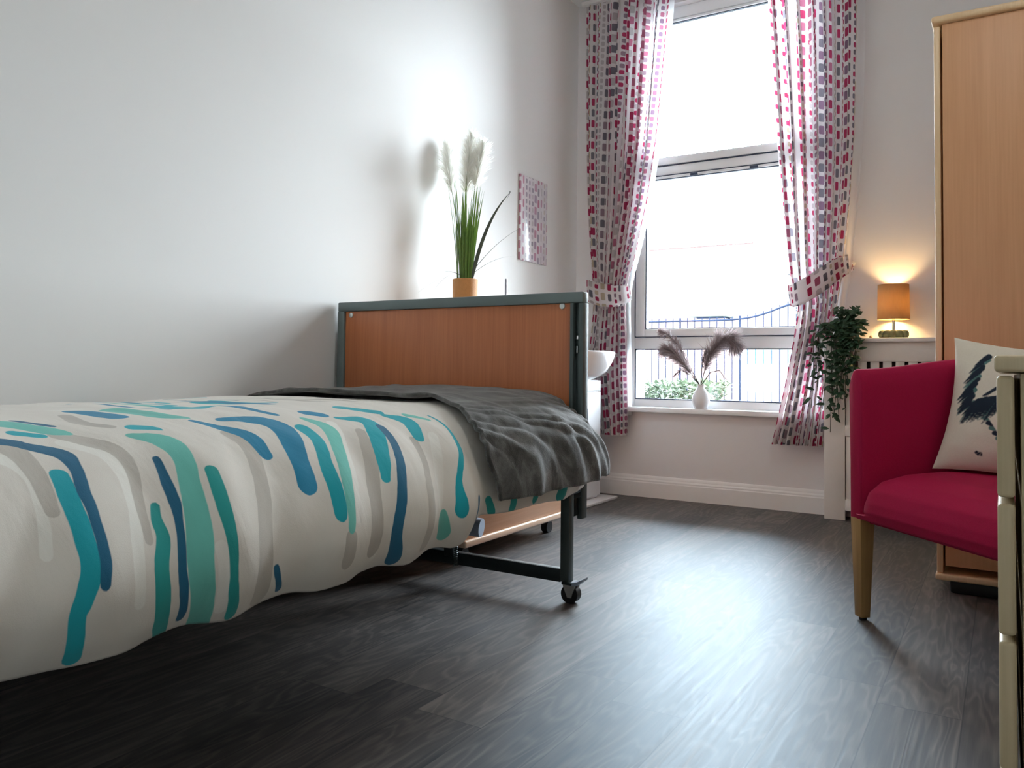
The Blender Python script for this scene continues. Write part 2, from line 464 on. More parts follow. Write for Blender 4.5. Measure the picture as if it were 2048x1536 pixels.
sash(.873, 1.757, .055); sash(1.818, 2.62, .055)
g = MB()
def gasket(x0, x1, z0, z1, w=.006):
    y0, y1 = FY0+.004, FY0+.02
    g.box(x0, x0+w, y0, y1, z0, z1); g.box(x1-w, x1, y0, y1, z0, z1)
    g.box(x0, x1, y0, y1, z0, z0+w); g.box(x0, x1, y0, y1, z1-w, z1)
gasket(ix0, ix1, .527, .805); gasket(ix0+.059, ix1-.059, .912, 1.745, .006); gasket(ix0+.059, ix1-.059, 1.858, 2.607, .005)
for z in (.8705, 1.7595, 1.815): g.box(ix0, ix1, FY0-.003, FY0+.01, z-.0022, z+.0022)
for x in (ix0+.001, ix1-.001): g.box(x-.002, x+.002, FY0-.003, FY0+.01, .87, 1.76)
for x in (-1.42, -1.10): g.box(x-.022, x+.022, FY0-.007, FY0+.01, 1.742, 1.756, .003)
g.build('gasket', M['gasket'], win)
for z0, z1, e in ((.53, .80, 0), (.912, 1.746, .055), (1.858, 2.605, .055)):
    MB().box(ix0+e, ix1-e, FY0+.03, FY0+.034, z0, z1).build('window_pane', M['glass'], win)
tag(MB().box(WX0-.02, WX1+.02, YW-.055, FY0+.01, WZ0-.002, WZ0+.026, .006).build('window_sill', M['upvc']), 'white sill board below the window', 'window sill', kind='structure')
s = MB()   # white reveal lining of the opening
s.box(WX0-.001, WX0+.006, YW+.002, FY0, WZ0+.03, WZ1); s.box(WX1-.006, WX1+.001, YW+.002, FY0, WZ0+.03, WZ1)
tag(s.build('trim_1', M['upvc']), 'white trim lining the sides of the window opening', 'trim', kind='structure')

# ================================================================ CURTAINS
def curtain(name, tab, cloth, folds, seed, label, band, hook, lin):
    cr = random.Random(seed)
    zt, zb = 2.745, .335
    root = thing(name, ((tab[0][1]+tab[0][2])/2, 4.03, zb), label, 'curtain')
    ph = [cr.uniform(0, 6.28) for _ in range(6)]
    def pos(u, v):
        z = zt + (zb-zt)*v
        xl, xr = lerp_tab(tab, z)
        w = xr-xl
        uu = u + .022*math.sin(2*PI*1.4*u+ph[0]) + .012*math.sin(2*PI*3.1*u+ph[1]) - (.022*math.sin(ph[0])+.012*math.sin(ph[1]))*(1-u) - (.022*math.sin(2*PI*1.4+ph[0])+.012*math.sin(2*PI*3.1+ph[1]))*u
        tight = smooth(.25, 0, abs(z-1.10))
        amp = (.027 + .010*math.sin(5*u+ph[2]))*(1-.35*tight)*(1-.25*smooth(2.55, 2.75, z))
        a = 2*PI*folds*uu + .5*math.sin(2.2*z+ph[3]) + .3*math.sin(7*u+1.4*z)
        edge = smooth(0, .03, u)*smooth(0, .03, 1-u)
        y = 4.025 + amp*math.sin(a)*(.3+.7*edge) - .012*tight
        x = xl + w*u + .35*amp*math.sin(2*a+.6)*edge
        return (x, y, z)
    drop = zt-zb
    m = MB().grid(pos, 230, 90, lambda u, v: (u*cloth + seed*.31, (1-v)*drop))
    o = m.build('curtain_panel', M['curtain'], root, sharp=180, fix=False)
    hem = MB().grid(lambda u, v: (lambda p: (p[0], p[1]-.004, p[2]-.001))(pos(u, .985+.015*v)), 160, 2, lambda u, v: (u*cloth+seed*.31, (1-v)*.035))
    hem.build('hem', M['curtain'], root, sharp=180, fix=False)
    def lpos(u, v):
        z = 2.70 + (lin[2]-2.70)*v
        xl, xr = lerp_tab(tab, z)
        xl, xr = xl+lin[0], xr+lin[1]
        return (xl+(xr-xl)*u, 4.066+.009*math.sin(2*PI*4*u+ph[4])-.01*smooth(.2, 0, abs(z-1.1)), z)
    MB().grid(lpos, 60, 40).build('lining', M['lining'], root, sharp=180, fix=False)
    # tie band: a strip that wraps the waist and runs to its hook on the wall
    n = 60
    P = [Vector(p) for p in band]
    def bpt(u):
        k = u*(len(P)-1); i = min(int(k), len(P)-2); t = k-i
        p0, p1, p2, p3 = P[max(i-1, 0)], P[i], P[i+1], P[min(i+2, len(P)-1)]
        return .5*((2*p1)+(p2-p0)*t+(2*p0-5*p1+4*p2-p3)*t*t+(3*p1-p0-3*p2+p3)*t**3)
    bw = hook[1]
    def band_pos(u, v):
        p = bpt(u)
        h = bw*(.55+.45*math.sin(PI*min(1, max(0, u*.9+.08))))
        return (p.x + .10*(v-.5)*bw, p.y - .008*math.sin(PI*v), p.z + h*(.5-v))
    L = sum((P[i+1]-P[i]).length for i in range(len(P)-1))
    b = MB().grid(band_pos, n, 8, lambda u, v: (u*L+seed*.17+.4, (1-v)*.13)).build('tieback', M['curtain'], root, sharp=180, fix=False)
    solid(b, .005)
    hk = Vector(hook[0])
    h = MB().lathe([(.0, 0), (.012, 0), (.014, .004), (.009, .012), (.006, .022), (.011, .03), (.013, .035), (.0, .04)], (0, 0, 0), 16, caps=False).build('hook', M['gloss_white'], root, local=True)
    h.rotation_euler = (PI/2, 0, 0); h.location = Vector((hk.x, YW-.001, hk.z)) - root.location
    return root
LT = [(2.75, -2.010, -1.505), (2.3, -2.006, -1.545), (1.92, -2.000, -1.583), (1.6, -1.988, -1.632), (1.355, -1.972, -1.692), (1.2, -1.952, -1.732), (1.10, -1.942, -1.748),
      (1.0, -1.948, -1.752), (.8, -1.972, -1.748), (.55, -1.945, -1.742), (.34, -1.900, -1.742)]
RT = [(2.75, -1.008, -.578), (2.3, -.98, -.58), (1.8, -.948, -.592), (1.5, -.925, -.612), (1.26, -.900, -.637), (1.13, -.884, -.648), (1.02, -.850, -.668), (.95, -.852, -.68),
      (.84, -.866, -.694), (.6, -.912, -.715), (.34, -.972, -.737)]
curtain('window_curtain', LT, 1.15, 8.5, 1, 'pink and mauve block print curtain left of the window beside the washbasin',
        [(-1.965, 4.085, 1.13), (-1.955, 4.0, 1.13), (-1.945, 3.965, 1.118), (-1.87, 3.955, 1.095), (-1.79, 3.96, 1.085), (-1.748, 3.985, 1.092), (-1.742, 4.06, 1.11)], ((-1.965, 0, 1.13), .125), (.02, .012, .44))
curtain('window_curtain', RT, 1.15, 7.5, 2, 'pink and mauve block print curtain right of the window swept towards the lamp',
        [(-.885, 4.06, 1.065), (-.878, 3.98, 1.055), (-.85, 3.955, 1.052), (-.79, 3.95, 1.08), (-.715, 3.957, 1.13), (-.67, 3.99, 1.17), (-.632, 4.06, 1.202), (-.618, 4.088, 1.21)], ((-.618, 0, 1.21), .115), (.02, .03, .44))
tr = thing('curtain_rail', (-1.25, 4.06, 2.77), 'slim white curtain rail under the ceiling over the window', 'curtain rail')
MB().box(-2.05, -.5, 4.045, 4.07, 2.768, 2.79, .004).build('rail', M['gloss_white'], tr)
for x in (-1.9, -.72): MB().box(x, x+.02, 4.06, YW, 2.772, 2.786).build('bracket', M['gloss_white'], tr)

# ================================================================ WALL PRINT
MB().box(XL+.001, XL+.012, 3.464, 3.742, 1.241, 1.681, .002).build('wall_print', M['print'])
tag(C.objects['wall_print'], 'glossy pink and mauve block print picture on the left wall', 'picture')

# ================================================================ BED
YE = 2.168                                             # inner face of the foot end
bed = thing('profiling_bed', (-1.57, 1.2, 0), 'low single care bed with grey steel frame and reddish wooden foot end', 'bed')
fe = MB()
fe.box(-2.088, -1.085, YE, YE+.042, .886, .920, .004)
top = fe.build('foot_end_rail', M['rail_steel'], bed)
MB().box(-2.056, -1.128, YE+.008, YE+.026, .43, .886, .002).build('foot_end_panel', M['cherry'], bed)
for x0, x1 in ((-2.088, -2.056), (-1.128, -1.084)):
    p = MB()
    if x0 < -2:
        p.box(x0, x1, YE, YE+.04, .245, .886, .002)
    else:   # open channel post: lit flange, dark slot, outer flange
        p.box(x0, x0+.012, YE, YE+.04, .245, .886, .002); p.box(x0+.012, x1-.016, YE+.018, YE+.04, .245, .886, .002); p.box(x1-.016, x1, YE+.004, YE+.04, .235, .886, .002)
    p.build('foot_end_post', M['rail_steel' if x0 < -2 else 'dark_steel'], bed)
MB().box(-1.113, -1.105, YE+.012, YE+.018, .775, .787, .001).build('post_latch', M['chrome'], bed)
MB().box(-1.112, -1.107, YE+.012, YE+.018, .732, .755, .001).build('post_latch', M['chrome'], bed)
for x, z in ((-2.028, .872), (-1.158, .878)):
    s = MB().lathe([(0, 0), (.010, 0), (.009, .003), (.004, .0045), (0, .0045)], (0, 0, 0), 18, caps=False).build('screw_cap', M['zinc'], bed, local=True)
    s.rotation_euler = (PI/2, 0, 0); s.location = Vector((x, YE+.008, z))-bed.location
# frame rails under the mattress, leg frames, castors, actuator
for x in (-2.05, -1.125):
    MB().box(x, x+.04, .12, 2.15, .335, .385, .004).build('side_rail', M['dark_rail'], bed)
for y in (.3, .9, 1.5, 2.09):
    MB().box(-2.01, -1.125, y, y+.035, .34, .38, .003).build('cross_rail', M['dark_rail'], bed)
MB().box(-2.05, -1.09, .12, 2.14, .385, .40, .003).build('mattress_platform', M['dark_rail'], bed)
MB().box(-2.045, -1.115, .13, 2.13, .402, .54, .04, 4).build('mattress', plain('mattress_cover', (.55, .56, .58), .6), bed)
def castor(x, y, brake):
    MB().cyl((x+.004, y, .034), (x+.004, y, .064), .011).box(x-.004, x+.03, y-.021, y+.021, .054, .062, .002).build('castor_plate', M['dark_rail'], bed)
    w = MB().tube([(x+.018, y-.013, .027), (x+.018, y+.013, .027)], .027, 28).build('castor_wheel', M['rubber'], bed, sharp=30)
    for yy in (y-.018, y+.014):
        MB().poly([(x-.004, yy, .060), (x+.040, yy, .055), (x+.026, yy, .018), (x+.014, yy, .018)], (0, .004, 0)).build('castor_fork', M['zinc'], bed)
    if brake:
        MB().poly([(x+.020, y-.020, .060), (x+.044, y-.020, .066), (x+.066, y-.020, .078), (x+.066, y-.020, .072), (x+.046, y-.020, .056), (x+.024, y-.020, .052)], (0, .032, 0)).build('brake_pedal', M['grey_plastic'], bed)
for yl in (2.102, .42):
    for x in (-2.06, -1.119):
        MB().box(x, x+.030, yl, yl+.030, .060, .345, .003).build('leg', M['dark_steel'], bed)
        castor(x+.012, yl+.015, yl > 1)
    MB().box(-2.03, -1.119, yl+.003, yl+.027, .057, .096, .003).build('leg_crossbar', M['dark_rail'], bed)
lb = MB().cyl((-1.104, 2.085, .335), (-1.104, 2.160, .335), .026, n=24)
lb.box(-1.120, -1.088, 2.13, 2.18, .30, .325, .003).box(-1.112, -1.096, 2.13, 2.205, .245, .30, .003)
lb.build('corner_bracket', M['dark_rail'], bed)
act = MB().cyl((-1.60, 2.04, .20), (-1.43, 2.085, .19), .028, n=24).box(-1.58, -1.53, 2.035, 2.075, .19, .34, .004)
act.build('height_actuator', M['dark_rail'], bed)
MB().cyl((-1.43, 2.085, .19), (-1.392, 2.095, .187), .029, n=24).build('actuator_cap', M['grey_plastic'], bed)
MB().box(-1.530, -1.498, 2.085, 2.10, .085, .22, .003).build('actuator_strut', M['dark_rail'], bed)
cc = [(-1.485+.006*math.cos(i*1.1), 2.088+.006*math.sin(i*1.1), .20-.0011*i) for i in range(130)]
MB().tube(cc, .0022, 6).build('coiled_cable', M['dark_steel'], bed)

# ---- duvet and blanket share one cross-section
PROF = [(-2.088,.45),(-2.08,.52),(-2.02,.562),(-1.85,.577),(-1.6,.585),(-1.4,.587),(-1.24,.577),(-1.13,.545),(-1.055,.49),(-1.012,.43),(-1.0,.38),(-1.012,.335),(-1.035,.302)]
def catmull(P, n=24):
    P = np.array(P, float); Q = np.vstack([2*P[0]-P[1], P, 2*P[-1]-P[-2]]); out = []
    for i in range(1, len(Q)-2):
        for t in np.linspace(0, 1, n, endpoint=False):
            a, b, c, d = Q[i-1:i+3]
            out.append(.5*((2*b)+(c-a)*t+(2*a-5*b+4*c-d)*t*t+(3*b-a-3*c+d)*t**3))
    out.append(P[-1]); return np.array(out)
PP = catmull(PROF); SS = np.concatenate([[0], np.cumsum(np.linalg.norm(np.diff(PP, axis=0), axis=1))]); SMAX = SS[-1]
def bed_surface(y, s, off=0.0, fold=1.0):
    x = float(np.interp(s, SS, PP[:, 0])); z = float(np.interp(s, SS, PP[:, 1]))
    e = .01
    tx = float(np.interp(s+e, SS, PP[:, 0])-np.interp(s-e, SS, PP[:, 0])); tz = float(np.interp(s+e, SS, PP[:, 1])-np.interp(s-e, SS, PP[:, 1]))
    l = math.hypot(tx, tz)+1e-9; nx, nzz = -tz/l, tx/l
    side = smooth(.95, 1.2, s)
    d = .0145*side*math.sin(2*PI*y/.21 + 1.6*nz(y*2.2, s*2.0) + 1.0*s) * (.35+.65*abs(nz(y*3.1, 5.0)*1.6))
    d += .011*nz(y*3.0, s*2.4, 1.7) + .005*nz(y*8.0, s*5.0, 4.1) + .002*nz(y*22.0, s*12.0, 8.8)
    d += .0085*side*nz(y*13+s*6.0, s*2.5, 3.3)
    d *= fold*smooth(0, .18, s)
    tuck = smooth(1.42, 1.56, y)*smooth(1.12, 1.3, s)
    d -= .022*tuck
    end = smooth(1.98, 2.14, y)
    d -= .034*end*smooth(.95, 1.15, s)
    d += off + .012*smooth(.05, .3, s)
    return (x+nx*d, y, z+nzz*d)
def s_end(y): return SMAX - .040*smooth(1.40, 1.55, y) + .004*nz(y*4, 9.0)
DY0, DY1, NU, NV = .16, 2.135, 400, 250
STROKES=[('teal', [(0.61, 1.082, 0.0125), (0.602, 1.136, 0.0128), (0.6, 1.196, 0.0124), (0.598, 1.226, 0.013), (0.586, 1.261, 0.0126), (0.58, 1.28, 0.0113), (0.588, 1.334, 0.0119)]),
('navy', [(0.6, 1.007, 0.0125), (0.634, 1.031, 0.0154), (0.636, 1.069, 0.0101), (0.626, 1.12, 0.009), (0.62, 1.18, 0.0081), (0.618, 1.22, 0.0073), (0.614, 1.247, 0.0068)]),
('navy', [(0.554, 0.98, 0.0126), (0.576, 0.988, 0.0142), (0.592, 0.998, 0.0132)]),
('grey', [(0.568, 1.004, 0.018), (0.576, 1.02, 0.0179), (0.58, 1.085, 0.0136), (0.576, 1.142, 0.0096)]),
('white', [(0.546, 1.039, 0.0136), (0.556, 1.044, 0.0123), (0.57, 1.085, 0.0088), (0.564, 1.136, 0.0074), (0.554, 1.199, 0.0071)]),
('white', [(0.66, 1.001, 0.0153), (0.695, 1.039, 0.0153), (0.699, 1.088, 0.011), (0.689, 1.145, 0.0104), (0.67, 1.22, 0.0101), (0.666, 1.28, 0.0087)]),
('grey', [(0.668, 0.969, 0.017), (0.689, 0.993, 0.0185), (0.717, 1.031, 0.0157), (0.719, 1.082, 0.0105), (0.701, 1.147, 0.009), (0.693, 1.204, 0.0067)]),
('green', [(0.725, 1.15, 0.0076), (0.717, 1.174, 0.0093), (0.717, 1.204, 0.0107), (0.701, 1.247, 0.0125), (0.707, 1.299, 0.0133), (0.723, 1.35, 0.0117)]),
('navy', [(0.765, 1.066, 0.0066), (0.759, 1.109, 0.0078), (0.753, 1.155, 0.0082), (0.745, 1.191, 0.0064), (0.735, 1.253, 0.0073), (0.745, 1.31, 0.0079), (0.747, 1.329, 0.0073)]),
('mint', [(0.767, 0.993, 0.0094), (0.799, 1.026, 0.0209), (0.803, 1.074, 0.0168), (0.785, 1.134, 0.0152), (0.771, 1.196, 0.0183), (0.763, 1.258, 0.0191), (0.785, 1.35, 0.0174)]),
('green', [(0.829, 1.115, 0.0102), (0.815, 1.18, 0.0107), (0.813, 1.226, 0.0098), (0.815, 1.28, 0.0082), (0.831, 1.337, 0.0091)]),
('white', [(0.793, 1.234, 0.01), (0.805, 1.318, 0.0108)]),
('grey', [(0.933, 1.017, 0.0135), (0.941, 1.061, 0.016), (0.919, 1.139, 0.0149), (0.891, 1.215, 0.0174), (0.883, 1.261, 0.0191), (0.891, 1.329, 0.019)]),
('blue', [(0.909, 0.952, 0.0091), (0.945, 1.001, 0.0131), (0.965, 1.036, 0.0168), (0.963, 1.085, 0.0128)]),
('blue', [(0.967, 0.952, 0.0096), (1.031, 0.977, 0.0213), (1.051, 1.02, 0.0258), (1.021, 1.104, 0.0197), (1.005, 1.163, 0.0189)]),
('navy', [(0.913, 1.285, 0.0055), (0.933, 1.331, 0.0062)]),
('teal', [(1.097, 1.026, 0.0158), (1.095, 1.069, 0.0138), (1.065, 1.142, 0.0145), (1.049, 1.223, 0.0142)]),
('mint', [(1.139, 0.985, 0.0103), (1.157, 1.028, 0.0189), (1.133, 1.088, 0.0174), (1.087, 1.18, 0.013), (1.069, 1.247, 0.01)]),
('grey', [(1.227, 1.055, 0.0121), (1.199, 1.123, 0.0159), (1.159, 1.201, 0.017), (1.141, 1.291, 0.0201)]),
('teal', [(1.225, 0.99, 0.0074), (1.281, 1.023, 0.0208), (1.247, 1.088, 0.0194), (1.205, 1.172, 0.0116)]),
('navy', [(1.295, 1.05, 0.0115), (1.277, 1.12, 0.0118), (1.225, 1.212, 0.0109), (1.201, 1.272, 0.0141), (1.217, 1.329, 0.0176)]),
('teal', [(1.369, 0.993, 0.0085), (1.409, 1.026, 0.0202), (1.389, 1.082, 0.0145)]),
('grey', [(1.369, 1.088, 0.0107), (1.349, 1.147, 0.0116), (1.307, 1.223, 0.0116), (1.293, 1.31, 0.0151)]),
('teal', [(1.521, 1.004, 0.0053), (1.515, 1.066, 0.0078), (1.479, 1.134, 0.0079), (1.421, 1.204, 0.0073), (1.411, 1.261, 0.0165)]),
('mint', [(1.359, 1.272, 0.0172), (1.375, 1.31, 0.0187)]),
('white', [(1.151, 1.228, 0.0072), (1.149, 1.312, 0.0083)]),
('mint', [(0.604, 0.869, 0.026), (0.62, 0.893, 0.026), (0.66, 0.939, 0.0216), (0.683, 0.961, 0.0081)]),
('navy', [(0.656, 0.871, 0.0123), (0.683, 0.917, 0.0069)]),
('teal', [(0.612, 0.952, 0.0112), (0.64, 0.966, 0.0103)]),
('blue', [(0.805, 0.777, 0.0247), (0.811, 0.885, 0.0181)]),
('mint', [(0.867, 0.787, 0.026), (0.877, 0.89, 0.0247), (0.909, 0.925, 0.0116)]),
('teal', [(1.033, 0.685, 0.0215), (0.993, 0.809, 0.0247), (1.049, 0.812, 0.0202)]),
('blue', [(1.069, 0.809, 0.0163), (1.071, 0.906, 0.0125), (1.091, 0.955, 0.0081)]),
('teal', [(1.241, 0.536, 0.026), (1.239, 0.668, 0.026)]),
('teal', [(0.789, 0.961, 0.0125), (0.813, 0.974, 0.0115), (0.821, 0.988, 0.0049)]),
('grey', [(0.755, 0.825, 0.011), (0.739, 0.904, 0.0136), (0.761, 0.944, 0.0091)]),
('blue', [(1.181, 0.947, 0.018), (1.203, 0.966, 0.0158)]),
('teal', [(1.303, 0.923, 0.017), (1.371, 0.971, 0.0148)]),
('mint', [(1.437, 1.001, 0.0122), (1.481, 1.028, 0.0105)]),
('white', [(1.187, 1.012, 0.0107), (1.127, 1.15, 0.0073), (1.087, 1.237, 0.0061)]),
('white', [(1.431, 1.088, 0.0115), (1.373, 1.193, 0.0138), (1.347, 1.245, 0.0097)]),
('grey', [(1.067, 1.264, 0.0153), (1.067, 1.296, 0.0173)]),
('navy', [(1.497, 1.253, 0.0115), (1.503, 1.296, 0.0152)]),
('green', [(1.563, 1.264, 0.0109), (1.585, 1.307, 0.0118)]),
('green', [(1.654, 1.255, 0.0109), (1.662, 1.301, 0.0152)]),
('green', [(1.774, 1.258, 0.0115), (1.77, 1.293, 0.0135)]),
('green', [(1.898, 1.253, 0.026), (1.896, 1.288, 0.026)])]

du = MB().grid(lambda u, v: bed_surface(DY0+(DY1-DY0)*u, v*s_end(DY0+(DY1-DY0)*u)), NU, NV)
duvet = du.build('duvet', M['duvet'], None, sharp=180, fix=False)
tag(duvet, 'off white duvet with teal, mint and grey brush strokes spread over the bed', 'duvet')
Yg, Sg = np.meshgrid(np.linspace(DY0, DY1, NU+1), np.linspace(0, 1, NV+1), indexing='ij')
Sg = Sg*np.array([s_end(y) for y in Yg[:, 0]])[:, None]
ya, sa = Yg.ravel(), Sg.ravel()
def sdf(strokes, wob=True):
    best = np.full(ya.shape, 1.0)
    for L in strokes:
        for i in range(len(L)-1):
            (y0, s0, w0), (y1, s1, w1) = L[i], L[i+1]
            dy, ds = y1-y0, s1-s0
            t = np.clip(((ya-y0)*dy+(sa-s0)*ds)/(dy*dy+ds*ds+1e-9), 0, 1)
            d = np.hypot(ya-(y0+dy*t), sa-(s0+ds*t)) - (w0+(w1-w0)*t)
            best = np.minimum(best, d)
    return best
def smooth_line(L):
    if len(L) < 3: return L
    return [tuple(q) for q in catmull(L, 4)]
# strokes on the half of the cover turned away from the window side, and near the bed head
rs = random.Random(11)
extra = []
for i in range(46):
    y = DY0 + .02 + rs.random()*1.95; s0 = rs.uniform(.03, .62)
    if y < .5: s0 = rs.uniform(.03, 1.2)
    l = rs.uniform(.12, .34); w = rs.uniform(.006, .018); k = rs.choice(STRK)
    extra.append((k, [(y+rs.uniform(-.01, .01), s0, w*.6), (y+rs.uniform(-.012, .012), s0+l*.4, w), (y+rs.uniform(-.012, .012), s0+l*.8, w), (y+rs.uniform(-.012, .012), s0+l, w*.8)]))
for k in STRK:
    a = duvet.data.attributes.new('sd_'+k, 'FLOAT', 'POINT')
    a.data.foreach_set('value', sdf([smooth_line(L) for c, L in STROKES+extra if c == k]).astype(np.float32))
solid(duvet, .014, 1)
def blanket_pos(u, v):
    s = .015 + v*(1.262-.015)
    ynear = 1.715 - .03*smooth(.2, .9, s) - .155*smooth(.85, 1.18, s) + .012*nz(s*7, 2.0) + .03*smooth(1.15, 1.26, s)
    yfar = 2.152 + .006*nz(s*9, 7.0)
    y = ynear+(yfar-ynear)*u
    side = smooth(.92, 1.2, s)
    rad = u*2-1
    q = y*(1-.25*side) - .22*(s-1.0)*side
    ridge = lambda f, o: 1-abs(nz(q*f, s*1.1, o))*2.2
    pleat = .004 + side*smooth(.0, .06, s-.95)*(.010+.016*ridge(7.5, 2.2)+.010*ridge(14.0, 5.1)) + .004*nz(y*26, s*9.0, 7.7)*side
    edge = .010*(1-smooth(0, .05, u)) + .008*(1-smooth(0, .04, 1-u))
    x, yy, z = bed_surface(y, s, .010+pleat+.004*nz(y*14, s*14, 6.6)+edge*.3, 1.0)
    z += .006*(1-side)*nz(y*9, s*5, 3.0)
    if v > .96: z += .004*nz(y*18, 3.3)
    return (x, yy, z)
bl = MB().grid(blanket_pos, 110, 240).build('throw_blanket', M['plush'], None, sharp=180, fix=False)
solid(bl, .010, -1)
tag(bl, 'dark grey plush throw folded across the foot of the bed', 'blanket')

# ================================================================ LOCKER BEHIND THE FOOT END
lk = thing('bedside_locker', (-1.81, 2.66, 0), 'beech locker on black castors standing behind the foot end of the bed', 'cabinet')
LX0, LX1, LY0, LY1, LZ = -2.05, -1.59, 2.29, 3.0, .86
MB().box(LX0, LX1, LY0, LY1, .0895, LZ, .004).build('carcass', M['beech_side'], lk)
MB().box(LX0-.004, LX1+.010, LY0-.010, LY1+.010, .064, .089, .007, 3).build('base_rail', M['beech_edge'], lk)
MB().box(LX0-.004, LX1+.022, LY0-.022, LY1+.022, LZ, LZ+.022, .006, 3).build('top', M['beech_edge'], lk)
for x in (LX0+.05, LX1-.055):
    for y in (LY0+.06, LY1-.03):
        c = MB().tube([(x-.014, y, .025), (x+.014, y, .025)], .025, 24).cyl((x, y, .045), (x, y, .067), .012).build('castor', M['rubber'], lk)
pot = thing('potted_grass', (-1.961, 2.80, LZ+.022), 'artificial grass with white plumes in an orange pot behind the foot end', 'potted plant')
pz = LZ+.022
MB().lathe([(0, 0), (.050, 0), (.052, .012), (.053, .10), (.054, .181), (.051, .183), (.046, .179), (.046, .165), (0, .165)], (-1.961, 2.80, pz), 40, caps=False).build('pot', M['pot_orange'], pot)
gr = MB()
def blade(m, base, tip, mid_up, w, n=12):
    b, t = Vector(base), Vector(tip); c = (b+t)/2 + Vector(mid_up)
    pts = [(1-k/n)**2*b + 2*(k/n)*(1-k/n)*c + (k/n)**2*t for k in range(n+1)]
    d = Vector((t.x-b.x, t.y-b.y, 0)); d = d.normalized() if d.length > 1e-4 else Vector((1, 0, 0))
    sd = Vector((-d.y, d.x, 0))*.55 + Vector((.83, -.25, 0))*.6
    vs = []
    for k, p in enumerate(pts):
        f = k/n; ww = w*(1-.95*f**2.2)*min(1, .55+f*3)
        vs.append((m.bm.verts.new(p-sd*ww/2), m.bm.verts.new(p+Vector((0, -.0009, 0))*4*(1-f)), m.bm.verts.new(p+sd*ww/2)))
    for a, b2 in zip(vs, vs[1:]):
        m.bm.faces.new((a[0], a[1], b2[1], b2[0])); m.bm.faces.new((a[1], a[2], b2[2], b2[1]))
gb = random.Random(5); gc = Vector((-1.961, 2.80, pz+.165))
for i in range(84):
    a = gb.uniform(0, 2*PI); r = .034*math.sqrt(gb.random())
    h = gb.uniform(.20, .46) if i % 3 else gb.uniform(.30, .50)
    sp = gb.uniform(.02, .065)*(h/.4)
    b = gc + Vector((r*math.cos(a), r*math.sin(a), -.01))
    t = gc + Vector((r*math.cos(a)+sp*math.cos(a), r*math.sin(a)*.8+sp*.6*math.sin(a), h))
    blade(gr, b, t, (-.012*math.cos(a), 0, .05*h), gb.uniform(.008, .015))
gr.build('leaves', M['grass'], pot, sharp=180)
g2 = MB()
blade(g2, gc+Vector((.03, 0, 0)), (-1.712, 2.76, 1.408), (-.035, 0, .085), .024)
blade(g2, (-1.716, 2.76, 1.41), (-1.735, 2.755, 1.372), (.012, 0, .004), .008)
g2.build('bent_leaf', M['grass_dark'], pot, sharp=180)
g3 = MB()
for tip, up in (((-2.075, 2.62, .995), (0, 0, .06)), ((-2.07, 2.70, .99), (.0, 0, .10)), ((-2.02, 2.58, 1.05), (0, 0, .06)), ((-1.79, 2.93, 1.17), (0, 0, .05)), ((-1.76, 2.95, 1.30), (0, 0, .06))):
    blade(g3, gc+Vector((.01, 0, .02)), tip, up, .009)
g3.build('drooping_leaf', M['grass_dark'], pot, sharp=180)
def plume(m, pts, n, length, seed, width=.0016, droop=.3):
    """a feathery head: fine hairs growing forward off a curved stem"""
    pr = random.Random(seed)
    P = [Vector(p) for p in pts]; k = len(P)-1
    for i in range(n):
        u = pr.random()**.9; f = u*k; j = min(int(f), k-1)
        p = P[j].lerp(P[j+1], f-j); t = (P[j+1]-P[j]).normalized()
        a = t.orthogonal().normalized(); a.rotate(Matrix.Rotation(pr.uniform(0, 2*PI), 3, t))
        L = length*(.45+.75*math.sin(PI*min(1, u*.85+.12)))*pr.uniform(.6, 1.1)
        d = (t*pr.uniform(.5, 1.1)+a*pr.uniform(.3, .9)).normalized()
        e = p + d*L + Vector((0, 0, -droop*L*pr.random()))
        mid = p + d*L*.55
        s = d.cross(Vector((pr.uniform(-1, 1), pr.uniform(-1, 1), pr.uniform(-1, 1)))).normalized()*width
        v = [m.bm.verts.new(q) for q in (p-s, p+s, mid+s*1.2, mid-s*1.2, e)]
        m.bm.faces.new(v[:4]); m.bm.faces.new((v[3], v[2], v[4]))
for i, (pts, seed) in enumerate((([(-2.035, 2.80, 1.44), (-2.05, 2.80, 1.54), (-2.062, 2.795, 1.66)], 21), ([(-1.955, 2.79, 1.42), (-1.945, 2.785, 1.54), (-1.925, 2.78, 1.68)], 22), ([(-1.925, 2.81, 1.45), (-1.91, 2.81, 1.54), (-1.88, 2.80, 1.64)], 23))):
    m = MB(); plume(m, pts, 850, .075, seed, .0012, .1)
    m.build('plume', M['plume_white'], pot, sharp=180, fix=False)
    MB().tube([gc+Vector((.01*i-.01, 0, 0)), (gc+Vector(pts[0]))/2+Vector((0, 0, .01)), pts[0], pts[1]], [.0022, .002, .0016, .001], 6).build('stem', M['grass'], pot)
tag(MB().box(-1.759, -1.751, 2.796, 2.806, LZ+.022, 1.057, .0015).build('upright_rod', plain('rod_metal', (.30, .31, .36), .35, .6)), 'thin grey upright rod standing right of the grass pot', 'rod')

